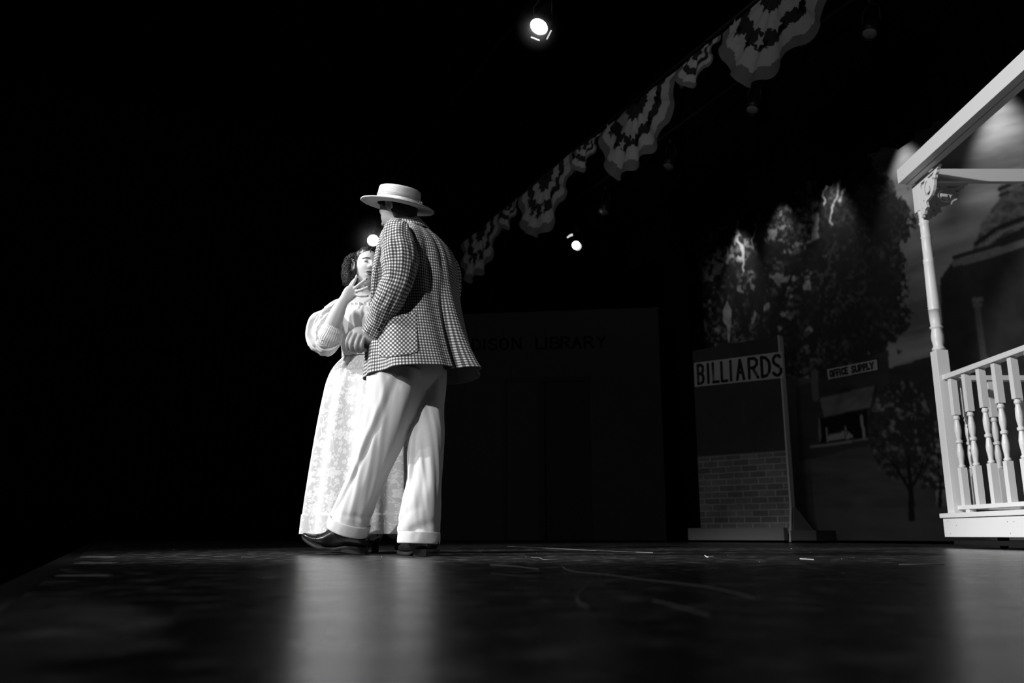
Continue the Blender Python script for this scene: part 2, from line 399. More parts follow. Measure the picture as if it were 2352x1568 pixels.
# legs
LA = [(914, 850, 3.89, 68), (906, 900, 3.885, 62), (893, 950, 3.885, 56), (877, 1000, 3.90, 51), (862, 1045, 3.92, 45), (848, 1085, 3.95, 41), (833, 1122, 3.98, 40), (816, 1163, 4.01, 42), (806, 1188, 4.03, 44), (800, 1208, 4.04, 45)]
LB = [(978, 850, 4.00, 46), (977, 900, 3.99, 44), (975, 950, 3.97, 41.5), (977, 1000, 3.94, 41), (976, 1060, 3.90, 39.5), (974, 1110, 3.87, 38), (968, 1150, 3.84, 42), (964, 1195, 3.83, 45), (962, 1236, 3.828, 45)]
v, f, u = loft(limb([(a, b, F, w_*.55) for a, b, F, w_ in LA]), 20, 50, cap=(True, True)); mb.add(v, f)
v, f, u = loft(limb([(a, b, F, w_*.55) for a, b, F, w_ in LB]), 20, 50, cap=(True, True)); mb.add(v, f)
v, f, u = loft([(P(950, 860, 3.95), SH*.12, BK*.085), (P(945, 890, 3.94), SH*.09, BK*.06)], 24, 6, cap=(True, True)); mb.add(v, f)
# feet inside the shoes
hA = P(843, 1269, 4.10); hA.z = 0.0; hB = P(985, 1276, 3.80)+Vector((.02, -.02, 0)); hB.z = 0
for h_, d_, an, rise in ((hA, Vector((-1, .08, 0)).normalized(), P(806, 1208, 4.06), .02), (hB, Vector((-.55, .835, 0)).normalized(), P(966, 1238, 3.81), 0)):
    mb.tube(feather([an, h_+d_*.055+Vector((0, 0, .085)), h_+d_*.10+Vector((0, 0, .065+rise*.4)), h_+d_*.16+Vector((0, 0, .052+rise*.8)), h_+d_*.21+Vector((0, 0, .040+rise))], 16), [.032]*4+[.026]*5+[.020]*4+[.012]*3, 12)
man = mb.build('person', M['skin_man'], origin=MO, mods=REM)
tag(man, 'man in straw boater, checked jacket and pale cuffed trousers, seen from behind', 'person')
# ---- hair of the man
hair = []
hb = MB(); rows = []
def hair_off(d):
    ux, uy, uz = d
    return 0
vs = []; fs = []; NR, NC = 60, 90; idx = {}
for i, row in enumerate(dirgrid(NR, NC)):
    for j, d in enumerate(row):
        ux, uy, uz = d
        lim = -.62 if uy < -.15 else (-.62+(uy+.15)*1.6)       # hairline climbs towards the face
        ok = uz > lim and not (uy > .42 and uz < .45) and not (abs(ux) > .55 and uy > -.10+.2*uz and uy < .3 and uz < .12)
        e = (uz-lim)*5 if not (uy > .42 and uz < .45) else -1
        if abs(ux) > .5 and -.12 < uy < .34: e = min(e, (uz-.10)*6, 1) if uy < .42 else e
        e = max(0, min(1, e+.35)); e = e*e*(3-2*e); idx[(i, j)] = len(vs); vs.append(hc+HR@hpt(d, -.008+.017*e))
for (i, j), a in idx.items():
    j2 = (j+1) % NC
    if (i, j2) in idx and (i+1, j) in idx and (i+1, j2) in idx: fs.append((a, idx[(i, j2)], idx[(i+1, j2)], idx[(i+1, j)]))
mk('hair', vs, fs, M['hair_man'], man)
# ---- boater
hatn = Vector((.165, -.165, .97)).normalized(); bc = P(913, 474, 3.93)
ha = Vector((1, 0, 0)); ha = (ha-hatn*ha.dot(hatn)).normalized(); hbv = hatn.cross(ha)
def hatring(r, h, n=96, wob=0): return [bc+hatn*(h+wob*math.sin(2*2*PI*k/n))+(ha*math.cos(2*PI*k/n)+hbv*math.sin(2*PI*k/n))*r for k in range(n)]
def hatmesh(prof, name, m, parent, closed=False):
    vs = []; fs = []; uv = []; n = 96; V = 0; Vs = []
    for i, (r, h) in enumerate(prof):
        if i: V += math.hypot(r-prof[i-1][0], h-prof[i-1][1])
        Vs.append(V); vs += hatring(r, h, n)
    for i in range(len(prof)-1):
        for j in range(n):
            a, b = i*n+j, i*n+(j+1) % n; fs.append((a, b, b+n, a+n)); u0, u1 = j/n*.7, (j+1)/n*.7
            uv += [(u0, Vs[i]), (u1, Vs[i]), (u1, Vs[i+1]), (u0, Vs[i+1])]
    return mk(name, vs, fs, m, parent, uv=uv)
RB, RC, HC = .183, .105, .088
prof = [(RC-.006, .001), (RC+.01, -.001), (.15, -.002), (RB-.004, -.002), (RB, .001), (RB-.002, .005), (.15, .005), (RC+.012, .004), (RC+.003, .006), (RC+.001, .02), (RC, .05), (RC-.001, HC-.012), (RC-.004, HC-.004), (RC-.012, HC), (.07, HC+.002), (.035, HC+.003), (.001, HC+.003)]
hat = hatmesh(prof, 'boater_hat', M['straw'], man)
hatmesh([(RC+.0035, .006), (RC+.0045, .008), (RC+.0040, .030), (RC+.0025, .031)], 'hat_ribbon', M['ribbon'], hat)
hatmesh([(RC+.0025, .031), (RC+.0030, .032), (RC+.0025, .046), (RC+.0005, .047)], 'hat_ribbon_stripe', M['ribbon_dark'], hat)
bw = MB(); bq = bc+hatn*.026+ha*math.cos(-.28)*(RC+.004)+hbv*math.sin(-.28)*(RC+.004); td = (-ha*math.sin(-.28)+hbv*math.cos(-.28)); od = (ha*math.cos(-.28)+hbv*math.sin(-.28))
for s_ in (-1, 1):
    bw.add([bq+od*.001, bq+td*s_*.004+od*.010+hatn*.016, bq+td*s_*.018+od*.012+hatn*.012, bq+td*s_*.02+od*.010-hatn*.016, bq+td*s_*.004+od*.009-hatn*.018], [(0, 1, 2, 3, 4)])
bw.build('hat_bow', M['ribbon'], hat, mods=[('SOLIDIFY', dict(thickness=.003)), ('SUBSURF', dict(levels=2, render_levels=2))])
# ---- jacket
def ang(a, b): return abs((a-b+PI) % (2*PI)-PI)
def jfold(th, t, L):                     # t 0 hem .. 1 collar
    low = max(0, 1-t*1.9)
    r = .012*low*math.sin(5*th+.8)+.007*low*math.sin(9*th+2.2)
    r += .010*nz(math.cos(th)*2.3, math.sin(th)*2.3, t*2.2)*(1 if t < .85 else .3)
    r += .006*nz(math.cos(th)*5+3, math.sin(th)*5, t*2.5+5)*(1 if t < .85 else .2)
    c = PI/2+.10                         # centre back
    d = (th-c+PI) % (2*PI)-PI
    vent = max(0, 1-t/.40)
    r -= vent*.060*math.exp(-(d/.075)**2)
    r += vent*.030*math.exp(-((d+.26)/.16)**2)-vent*.012*math.exp(-((d-.22)/.12)**2)
    r -= .016*math.exp(-((d-.30)/.10)**2)*math.exp(-((t-.52)/.22)**2)     # drag folds down the back
    r -= .010*math.exp(-((d+.10)/.08)**2)*math.exp(-((t-.60)/.20)**2)
    r -= .022*math.exp(-(ang(th, PI*.80)/.22)**2)*math.exp(-((t-.42)/.28)**2)     # hollow behind the arm
    # shoulder blade and seat
    r += .012*math.exp(-(ang(th, PI*.62)/.45)**2)*math.exp(-((t-.70)/.12)**2)
    return r
TABJ = [(968, 876, .300, .262)]+TAB
TJ = torso(TAB); TJ[0] = (TJ[0][0]+Vector((.006, 0, 0)), TJ[0][1]+Vector((0, 0, .010)), TJ[0][2]+Vector((0, 0, .016)))
v, f, u = loft(TJ, 220, 150, jfold, e=2.25)
jk = mk('jacket', v, f, [M['check'], M['lining'], M['check']], man, uv=u, mods=[('SOLIDIFY', dict(thickness=.004, offset=-1, material_offset=1, material_offset_rim=2))])
jb = BVHTree.FromPolygons([tuple(x) for x in v], f)
# collar, standing round the neck, and left lapel edge
v, f, u = loft([(P(938, 526, MF), SH*.098, BK*.092), (P(935, 514, MF), SH*.080, BK*.084), (P(932, 504, MF), SH*.070, BK*.078), (P(932, 509, MF), SH*.077, BK*.086), (P(937, 523, MF), SH*.106, BK*.104), (P(939, 531, MF), SH*.118, BK*.112)], 120, 26)
mk('collar', v, f, M['check'], jk, uv=u)
# sleeves
def sfold(th, t, L):
    r = .006*nz(math.cos(th)*2, math.sin(th)*2, t*7)+.004*nz(math.cos(th)*4+9, math.sin(th)*4, t*11)
    r += -.009*math.exp(-((t-.55-.05*math.cos(th))/.03)**2)*max(0, math.cos(th-PI*1.1))  # elbow creases
    r += -.006*math.exp(-((t-.47-.06*math.sin(th))/.025)**2)*max(0, math.cos(th-PI*.9))
    r += -.006*math.exp(-((t-.30-.05*math.sin(th))/.03)**2)*max(0, math.cos(th-PI*1.3))
    if t < .06: r -= (.06-t)*.1
    return r
SLs = [(919, 519, 3.80, 21)]+SL
v, f, u = loft(limb(SLs, [1.0, 1.0, .95, .92, .9, .88, .86, .84, .8]), 150, 120, sfold, cap=(True, False))
sl = mk('sleeve', v, f, [M['check'], M['lining'], M['check']], jk, uv=u, mods=[('SOLIDIFY', dict(thickness=.003, offset=-1, material_offset=1, material_offset_rim=2))])
sb = BVHTree.FromPolygons([tuple(x) for x in v], f)
v, f, u = loft(limb([(1000, 580, 4.10, 20)]+SR, .95), 90, 80, sfold, cap=(True, False))
mk('sleeve', v, f, [M['check'], M['lining'], M['check']], jk, uv=u, mods=[('SOLIDIFY', dict(thickness=.003, offset=-1, material_offset=1, material_offset_rim=2))])
def hit(bvh, px, py, off=0):
    o = Vector((0, 0, CAMH)); d = PR(px, py).normalized(); r = bvh.ray_cast(o, d)
    if r[0] is None: return None
    return r[0]+(r[1] if r[1].dot(d) < 0 else -r[1])*off, (r[1] if r[1].dot(d) < 0 else -r[1])
def cloth_patch(name, bvh, tl, tr, br, bl, m, parent, n=20, off=.004, rnd=0, thick=.0025):
    """quad patch sewn onto a garment: corners in pixels"""
    vs = []; fs = []; uv = []; g = []
    for i in range(n+1):
        for j in range(n+1):
            a, b = i/n, j/n
            x = (tl[0]*(1-a)+tr[0]*a)*(1-b)+(bl[0]*(1-a)+br[0]*a)*b; y = (tl[1]*(1-a)+tr[1]*a)*(1-b)+(bl[1]*(1-a)+br[1]*a)*b
            if rnd: y -= rnd*b*(2*a-1)**6; 
            h = hit(bvh, x, y, off); vs.append(h[0] if h else None); g.append((x, y))
    k = .00206
    for i in range(n):
        for j in range(n):
            q = [i*(n+1)+j, (i+1)*(n+1)+j, (i+1)*(n+1)+j+1, i*(n+1)+j+1]
            if any(vs[a] is None for a in q): continue
            fs.append(tuple(q)); uv += [(g[a][0]*k, g[a][1]*k) for a in q]
    vs = [x if x is not None else Vector(parent['_o']) for x in vs]
    return mk(name, vs, fs, m, parent, uv=uv, mods=[('SOLIDIFY', dict(thickness=thick, offset=1))])
cloth_patch('pocket', jb, (868, 745), (957, 716), (961, 812), (872, 823), M['check_bias'], jk, 24, .003, 6)
bt = MB()
for x, y in ((881, 738), (876, 747), (870, 756)):
    h = hit(sb, x, y, .001)
    if h:
        bt = MB(); bt.lathe(h[0], [(.0072, 0), (.0080, .0015), (.0076, .0035), (.0058, .0030), (.0045, .0026), (.0012, .0026)], 20, h[1], (0, 0, 1)); bt.build('button', M['sole'], sl)
lp = [(877, 541, 881.5), (872.5, 560, 879.5), (866.5, 588, 875), (861, 612, 870.5), (856, 638, 868), (853, 664, 867), (851.5, 692, 861)]
vs = []; fs = []; uv = []; ok_ = []
for x0, y0, x1 in lp:
    h1 = hit(jb, x1, y0, .003)
    if h1: F_ = h1[0].y; ok_.append((P(x0, y0, F_-.020), P((x0+x1)/2, y0, F_-.016), h1[0]))
rr_ = [tuple(cat([q[k] for q in ok_], (len(ok_)-1)*i/30) for k in range(3)) for i in range(31)]
for r_ in rr_: vs += list(r_)
for i in range(30):
    for j in range(2):
        a = i*3+j; fs.append((a, a+1, a+4, a+3)); uv += [(j*.016, i*.0105), (j*.016+.016, i*.0105), (j*.016+.016, i*.0105+.0105), (j*.016, i*.0105+.0105)]
mk('lapel', vs, fs, M['check'], jk, uv=uv, mods=[('SOLIDIFY', dict(thickness=.003, offset=0))])
pw = [hit(jb, x, y, .002) for x, y in ((864, 671), (867, 668.5), (870, 665), (872.5, 661.5))]
if all(pw): MB().tube([p[0] for p in pw], .0013, 6).build('breast_pocket_welt', M['lining'], jk)
# loose threads under the torn hem
for x, y, l in ((873, 866, 20), (885, 866, 30), (897, 865, 16), (915, 863, 46), (921, 862, 34), (908, 862, 26)):
    th = MB(); a = P(x, y-6, 3.80); pts = [a+Vector((.004*math.sin(i*1.7+x)+.0015*i*(1 if x > 910 else -.3), .002*i, -l*.0019*i/8)) for i in range(9)]
    th.tube(pts, .0007, 5); th.build('loose_thread', M['lining'], jk)
# ---- trousers
def tfold(ph, sgn=1):
    def fn(th, t, L):
        r = .009*nz(math.cos(th)*1.8+ph, math.sin(th)*1.8, t*1.6+ph)+.005*nz(math.cos(th-t*2)*3.5+ph, math.sin(th-t*2)*3.5+ph, t*1.8)
        r += .009*math.exp(-((th-PI)/.16)**2)*(.4+.6*t)+.007*math.exp(-(ang(th, 0)/.2)**2)         # pressed creases
        dd = (th-(PI*1.45-1.5*t)+PI) % (2*PI)-PI; r += .008*math.exp(-(dd/.13)**2)*math.sin(PI*min(1, t*1.1))-.005*math.exp(-((dd-.25)/.12)**2)
        r -= .012*math.exp(-((t-.93+.05*math.cos(th))/.03)**2)*(0.5+.5*math.sin(th*1+ph))           # break over the shoe
        r -= .006*math.exp(-((t-.86+.06*math.cos(th+1))/.025)**2)*(0.5+.5*math.sin(th*1.3+ph))
        return r
    return fn
tr = MB()
v, f, u = loft(limb(LA, .95), 110, 150, tfold(0.3), cap=(True, True)); tr.add(v, f)
v, f, u = loft(limb(LB, .95), 110, 150, tfold(4.1), cap=(True, True)); tr.add(v, f)
v, f, u = loft([(P(948, 800, 3.95), SH*.155, BK*.125), (P(948, 860, 3.95), SH*.155, BK*.125), (P(945, 900, 3.93), SH*.10, BK*.07), (P(942, 912, 3.93), SH*.05, BK*.03)], 60, 16, cap=(True, True)); tr.add(v, f)
tro = tr.build('trousers', M['trouser'], man, mods=[('REMESH', dict(mode='VOXEL', voxel_size=.004, use_smooth_shade=True)), ('SMOOTH', dict(factor=.5, iterations=3))])
for LL, ph in ((LA, .3), (LB, 4.1)):
    a, b = LL[-2], LL[-1]
    dx, dy, dF = b[0]-a[0], b[1]-a[1], b[2]-a[2]; L_ = math.hypot(dx, dy)
    q = lambda s, w_, : (b[0]+dx/L_*s, b[1]+dy/L_*s, b[2]+dF/L_*s, w_)
    e0 = 14
    v, f, u = loft(limb([q(-14, 46.5), q(-13.5, 49), q(-4, 49.6), q(6, 49.2), q(11, 48.2), q(12.5, 46)], .95), 90, 36, lambda th, t, L: .0022*nz(math.cos(th)*3+ph, math.sin(th)*3, t*2))
    mk('trouser_cuff', v, f, M['trouser'], tro, uv=u, mods=[('SOLIDIFY', dict(thickness=.004, offset=-1))])
# ---- shoes
def shoe(heel, d, pitch, size, name, parent, curl=0):
    """heel: floor point under the back of the heel; d horizontal toe direction"""
    d = Vector(d).normalized(); side = Vector((0, 0, 1)).cross(d)
    cp, sp = math.cos(pitch), math.sin(pitch); X = d*cp+Vector((0, 0, sp)); Z = -d*sp+Vector((0, 0, cp))
    s = size/.31
    def W(x, y, z):
        bend = curl*max(0, x-.18)**2*6
        return heel+(X*x+side*y+Z*(z+bend))*s
    prof = [(.004, .030, .092), (.03, .036, .102), (.07, .037, .112), (.11, .037, .118), (.15, .038, .116), (.175, .042, .103), (.20, .0465, .082), (.24, .046, .058), (.275, .037, .047), (.298, .022, .037), (.305, .008, .028)]
    zb = lambda x: .028 if x < .09 else (.028-.016*min(1, (x-.09)/.06))+max(0, x-.22)*.10
    rs = []
    for x, hw, top in [tuple(cat([Vector(p) for p in prof], 10*i/40)) for i in range(41)]:
        b = zb(x); ring = []
        for k in range(24):
            th = 2*PI*k/24; cy, cz = math.cos(th), math.sin(th)
            z = b+(top-b)*(.5+.5*cz) if cz > 0 else b+(top-b)*(.5+.5*cz)
            wd = hw*(abs(cy)**.75)*(1 if cy > 0 else -1); nar = 1-.45*max(0, cz)**2*(1 if x < .14 else .25)
            ring.append(W(x, wd*nar, z))
        rs.append(ring)
    up = MB().rings(rs).build(name, M['leather'], parent)
    sm = MB(); outline = []
    for i in range(60):
        x, hw, _ = cat([Vector(p) for p in prof], 10*i/59); outline.append((x-.001, hw+.005))
    L_ = [(x, w_) for x, w_ in outline]+[(.311, 0)]+[(x, -w_) for x, w_ in outline[::-1]]+[(-.004, 0)]
    sm.rings([[W(x, y, zb(x)-.010) for x, y in L_], [W(x, y*1.02, zb(x)-.004) for x, y in L_], [W(x, y, zb(x)+.002) for x, y in L_]])
    sm.build('sole', M['sole'], up, smooth=False)
    hb_ = [(x, w_) for x, w_ in outline if x < .112]; HL = hb_+[(x, -w_) for x, w_ in hb_[::-1]]
    h0 = lambda p, z: W(p[0]*.98, p[1]*.97, z)
    hm = MB().rings([[h0(p, 0) for p in HL], [h0(p, .006) for p in HL], [h0(p, .018) for p in HL]]); hm.build('heel', M['sole'], up, smooth=False)
    # seams, tongue and laces
    sg = MB()
    def top(x, y=0):
        x_, hw, tp = cat([Vector(p) for p in prof], 10*min(1, max(0, x/.305)));  return x_, hw, tp
    def on(x, a):                      # point on the upper at length x and girth angle a
        best = min(range(41), key=lambda i: abs(cat([Vector(p) for p in prof], 10*i/40).x-x)); ring = rs[best]
        t = (a/(2*PI)*24) % 24; i = int(t); u_ = t-i; return ring[i]*(1-u_)+ring[(i+1) % 24]*u_
    cen = [sum((Vector(q) for q in r), Vector())/24 for r in rs]
    def out(p, e=.0012):
        c_ = min(cen, key=lambda q: (q-p).length); return p+(p-c_).normalized()*e
    sg.tube([out(on(.232, a)) for a in [PI*i/14 for i in range(15)]], .0009, 5)
    for sgn in (1, -1):
        a0 = PI/2-sgn*.75
        sg.tube([out(on(x, PI/2-sgn*b)) for x, b in ((.192, .22), (.190, .6), (.186, 1.0), (.155, 1.2), (.125, 1.35), (.10, 1.75))], .0011, 5)
    sg.build('seam', M['lace'], up)
    lc = MB(); kx = on(.182, PI/2)+Z*.002
    for i in range(4):
        x = .168+i*.008; lc.tube([out(on(x, PI/2-.35), .002), out(on(x+.002, PI/2), .004), out(on(x, PI/2+.35), .002)], .0014, 6)
    for sgn in (-1, 1):
        lc.tube([kx+(X*(.002+.012*math.sin(a))+side*sgn*(.004+.014*(1-math.cos(a))*.6)+Z*(.004+.012*math.sin(a*.5)))*1 for a in [2*PI*i/12 for i in range(13)]], .0015, 6)
        lc.tube([kx, kx+side*sgn*.018+X*.006+Z*.004, kx+side*sgn*.026+X*.012-Z*.010], .0012, 6)
    lc.build('laces', M['lace'], up)
    return up
shoe(hA+Vector((.0, 0, .001)), (-1, .08, 0), math.radians(5.5), .322, 'shoe', man, .35)
shoe(hB+Vector((0, 0, .001)), (-.55, .835, 0), 0, .305, 'shoe', man)
# ================================================================== WOMAN
WF = 4.44; WO = Vector((-.72, 4.45, 0))
XA, YA = Vector((1, 0, 0)), Vector((0, 1, 0))
wb = MB()
whc = P(843, 614, WF-.02); WR = frame_from(PI+.50, .10, -.10)
wpt, wsurf = headfn(.064, .083, .100, nose=.95, female=True)
wb.rings([[whc+WR@wpt(d) for d in row] for row in dirgrid(72, 84)])
ear(wb, whc, WR, -1, .9); ear(wb, whc, WR, 1, .9)
for s_ in (-1, 1): wb.ball(whc+WR@Vector((s_*.030, .0620, .005)), .0125, .0125, .0105, 8, WR)
v, f, u = loft([(P(842, 712, 4.50), XA*.075, YA*.055), (P(842, 690, 4.50), XA*.052, YA*.048), (P(841, 665, 4.49), XA*.046, YA*.045), (P(841, 640, 4.47), XA*.046, YA*.048), (P(841, 618, 4.46), XA*.04, YA*.045)], 28, 20, cap=(True, True)); wb.add(v, f)
WT = [(842, 850, .140, .105), (842, 812, .112, .088), (841, 785, .118, .092), (841, 755, .138, .108), (841, 728, .150, .115), (841, 708, .160, .098), (841, 694, .155, .080), (841, 684, .115, .066), (841, 676, .065, .052)]
v, f, u = loft([(P(a, b, WF+.04), XA*c_, YA*d_) for a, b, c_, d_ in WT], 40, 40, cap=(True, True), e=2.2); wb.add(v, f)
# raised right arm
v, f, u = loft(limb([(780, 706, 4.46, 19), (765, 730, 4.42, 20), (752, 758, 4.36, 19), (752, 776, 4.32, 17)], 1), 20, 24, cap=(True, True)); wb.add(v, f)
FA = [(751, 780, 4.32, 15), (757, 764, 4.29, 18.5), (766, 742, 4.26, 19.5), (775, 718, 4.24, 17), (784, 699, 4.235, 13.5), (791, 688, 4.235, 12), (796, 681, 4.235, 12.5)]
v, f, u = loft(limb(FA, [1, 1, .95, .9, .8, .72, .68]), 28, 50, cap=(True, True)); wb.add(v, f)
v, f, u = loft(limb([(791, 689, 4.235, 12), (799, 679, 4.235, 15), (805, 672, 4.235, 16.5), (811, 668, 4.235, 15.5), (816, 666, 4.235, 12)], [.62, .55, .48, .42, .4]), 24, 20, cap=(True, True)); wb.add(v, f)
WFG = [([(806, 661, 4.232), (812, 650, 4.225), (817, 640, 4.222), (820.5, 631.5, 4.222)], .0086),
       ([(813, 663, 4.228), (823, 655, 4.218), (832, 648, 4.214), (841, 641.5, 4.215)], .0088),
       ([(817, 669, 4.228), (828, 666, 4.218), (838, 662.5, 4.216), (846, 658.5, 4.218)], .0084),
       ([(816, 676, 4.232), (826, 679, 4.222), (835, 680, 4.222), (843.5, 679.5, 4.226)], .0076)]
tips = []
for ch, r in WFG:
    q = pxc(ch, 0); finger(wb, q, [r*1.15, r*1.0, r*.90, r*.98, r*.86, r*.88, r*.70]); tips.append(q)
q = pxc([(797, 672, 4.245), (803, 659, 4.262), (809, 649, 4.268), (814, 642, 4.268)], 0); finger(wb, q, [.0115, .0095, .0085, .0068])
# hidden left arm round the back of the man
v, f, u = loft(limb([(900, 706, 4.50, 19), (918, 735, 4.55, 19), (925, 772, 4.56, 17), (905, 792, 4.48, 14), (888, 800, 4.42, 11)], 1), 20, 30, cap=(True, True)); wb.add(v, f)
v, f, u = loft(limb([(890, 799, 4.42, 11), (878, 803, 4.39, 15), (868, 806, 4.37, 14)], .5), 16, 8, cap=(True, True)); wb.add(v, f)
for i in range(4): finger(wb, pxc([(868, 799+i*5, 4.37), (858, 801+i*5, 4.355), (850, 803+i*5, 4.36), (846, 806+i*4, 4.375)], 0), [.008, .0075, .007, .006])
finger(wb, pxc([(880, 797, 4.39), (870, 790, 4.385), (862, 787, 4.38)], 0), [.010, .0085, .007])
# legs under the skirt
fl1, fl2 = P(857, 1262, 4.62), P(900, 1255, 4.66)
for a, b in ((P(825, 850, 4.50), fl1), (P(868, 850, 4.50), fl2)):
    kn = (a+b)/2; pts = [a, a*.75+b*.25, kn, a*.27+b*.73, a*.1+b*.9, Vector((b.x+.03, b.y+.02, .09))]
    wb.tube(feather(pts, 24), [cat([.085, .068, .052, .050, .032, .030], 5*i/23) for i in range(24)], 16)
for h_, d_ in ((fl1+Vector((.02, .02, 0)), Vector((-.35, -.93, 0)).normalized()), (fl2+Vector((.05, .05, 0)), Vector((.10, -.99, 0)).normalized())):
    g_ = Vector((h_.x, h_.y, 0)); wb.tube([Vector((g_.x, g_.y, .12))+d_*.015, g_+d_*.03+Vector((0, 0, .075)), g_+d_*.09+Vector((0, 0, .060)), g_+d_*.15+Vector((0, 0, .030)), g_+d_*.19+Vector((0, 0, .024))], [.026, .024, .021, .016, .010], 12)
woman = wb.build('person', M['skin'], origin=WO, mods=REM)
tag(woman, 'dark-haired woman in white blouse and floral skirt, hand raised to her chin', 'person')
# face details
W3 = lambda x, z, off=.0022: whc+WR@wsurf(x, z, off)
for s_ in (-1, 1):
    mid_ = lambda t: .0150+.0055*math.sin(PI*min(1, t*.8+.08)); th_ = lambda t: .0050*(math.sin(PI*min(1, .12+t*.88))**.5)*(1-.45*t)
    fb = MB(); patch(fb, lambda x, z: W3(x, z, .0020), s_*.012, s_*.050, lambda t: mid_(t)-th_(t), lambda t: mid_(t)+th_(t), 20, 4); fb.build('eyebrow', M['brow'], woman)
    fb = MB(); c0 = Vector((s_*.030, .0620, .005)); pts = [whc+WR@(c0+Vector((.0142*math.sin(a), .0142*math.cos(a)*.95, -.0055-.003*math.cos(a*1.2)))) for a in [-.95+1.9*i/10 for i in range(11)]]
    fb.tube(pts, [.0006, .0016, .0022, .0026, .0026, .0026, .0026, .0026, .0022, .0016, .0006], 6); fb.build('eyelash', M['brow'], woman)
fb = MB(); patch(fb, lambda x, z: W3(x, z, .0020), -.022, .022, lambda t: -.0590+.005*(2*t-1)**2, lambda t: -.0590+.005*(2*t-1)**2+.0080*math.sin(PI*t)**.7*(1-.18*math.exp(-((t-.5)/.08)**2)), 20, 5)
patch(fb, lambda x, z: W3(x, z, .0020), -.019, .019, lambda t: -.063+.004*(2*t-1)**2-.0085*math.sin(PI*t)**.7, lambda t: -.0630+.004*(2*t-1)**2, 20, 5)
fb.build('lips', M['lip'], woman)
for q in tips:
    d = (q[-1]-q[-2]).normalized(); nb = MB(); view = (Vector((0, 0, CAMH))-q[-1]).normalized(); c_ = q[-1]+d*.003+view*.0052
    nb.ball(c_, .0038, .0020, .0060, 6, Matrix((view.cross(d).normalized(), view, d)).transposed()); nb.build('fingernail', M['nail'], woman)
eb = MB(); eb.ball(whc+WR@Vector((.076, -.012, -.036)), .005, n=6); eb.build('earring', M['bright_metal'], woman)
# hair: a soft cap and many loose curls
vs = []; fs = []; idx = {}; NR, NC = 60, 90
for i, row in enumerate(dirgrid(NR, NC)):
    for j, d in enumerate(row):
        ux, uy, uz = d
        line = .70+.22*uy if uy > .2 else (-.55+(uy+.6)*1.45 if uy > -.6 else -.55)
        line = min(line, .80-.30*abs(ux)) if uy > .2 else line
        e = max(0, min(1, (uz-line)*5+.30)); e = e*e*(3-2*e); a_ = math.atan2(uy, ux)
        vs.append(whc+WR@wpt(d, -.010+e*(.030*(1-.25*max(0, uy))+.007*nz(ux*5, uy*5, uz*5)+.0016*math.sin(46*ux+9*uz)))); idx[(i, j)] = len(vs)-1
for (i, j), a in idx.items():
    j2 = (j+1) % NC
    if (i, j2) in idx and (i+1, j) in idx and (i+1, j2) in idx: fs.append((a, idx[(i, j2)], idx[(i+1, j2)], idx[(i+1, j)]))
hm = MB(); hm.add(vs, fs)
R_ = random.Random(5)
def curl(base, outd, length, rad, turns, r0):
    t = outd.normalized(); A = t.orthogonal().normalized(); B = t.cross(A); ph = R_.uniform(0, 6.28); pts = []; n = int(8*turns)+4
    for i in range(n+1):
        s = i/n; a = ph+turns*2*PI*s; rr = rad*(.3+.7*math.sin(PI*min(1, s*1.2+.05)))
        pts.append(base+t*length*s+(A*math.cos(a)+B*math.sin(a))*rr+Vector((0, 0, -.35*length*s*s)))
    hm.tube(pts, [r0*(1-.5*i/n) for i in range(n+1)], 4, False)
def blob(cx, cy, cz, rx, ry, rz, sd):
    rs = []
    for row in dirgrid(30, 44):
        rs.append([whc+WR@Vector((cx+rx*d[0]*(1+.35*nz(d[0]*2.4+sd, d[1]*2.4, d[2]*2.4)+.22*nz(d[0]*6, d[1]*6+sd, d[2]*6)), cy+ry*d[1]*(1+.3*nz(d[0]*3, d[1]*3+sd, d[2]*3)), cz+rz*d[2]*(1+.25*nz(d[0]*4, d[1]*4, d[2]*4+sd)))) for d in row])
    hm.rings(rs)
blob(.066, -.030, .000, .026, .045, .062, 1); blob(.045, -.050, .045, .040, .050, .040, 4); blob(-.05, -.04, .01, .035, .05, .06, 7)
def lock(base, outd, length, r0, wav, fine=False):
    t = outd.normalized(); A = t.orthogonal().normalized(); B = t.cross(A); ph = R_.uniform(0, 6.28); n = 14; pts = []
    tw = R_.uniform(1.2, 2.6)
    for i in range(n+1):
        s = i/n; a = ph+tw*2*PI*s
        pts.append(base+t*length*s*(1-.25*s)+(A*math.cos(a)+B*math.sin(a))*wav*(.4+.6*s)+Vector((0, 0, -.55*length*s*s)))
    hm.tube(pts, [r0*(.55+.45*math.sin(PI*(.25+.75*i/n)))*(1-.75*(i/n)**2) for i in range(n+1)], 5, False)
for k in range(620):
    a = R_.uniform(0, 2*PI); uz = R_.uniform(-.55, .97); h = math.sqrt(1-uz*uz); ux, uy = h*math.cos(a), h*math.sin(a)
    if uy > -.05+.15*uz and uz < .70: continue
    if uy > .35 and uz < .80: continue
    b = wpt((ux, uy, uz), .012); fine = R_.random() < .35
    lock(whc+WR@b, WR@(Vector((ux*.5, uy*.5-.3, uz*.3))+Vector((R_.uniform(-.6, .6), R_.uniform(-.6, .2), R_.uniform(-.6, .4)))), R_.uniform(.03, .06), .0010 if fine else R_.uniform(.0022, .0042), R_.uniform(.003, .007))
for k in range(760):
    d = Vector((R_.uniform(-.2, 1), R_.uniform(-1, .6), R_.uniform(-1, 1))).normalized(); c_ = Vector((.066+.030*d.x, -.034+.045*d.y, .0+.066*d.z))
    if c_.y > -.009: continue
    fine = R_.random() < .4
    lock(whc+WR@c_, WR@(d*.8+Vector((R_.uniform(-.6, .6), R_.uniform(-.6, .6), R_.uniform(-.9, .3)))), R_.uniform(.022, .055), .0009 if fine else R_.uniform(.0013, .0030), R_.uniform(.004, .010))
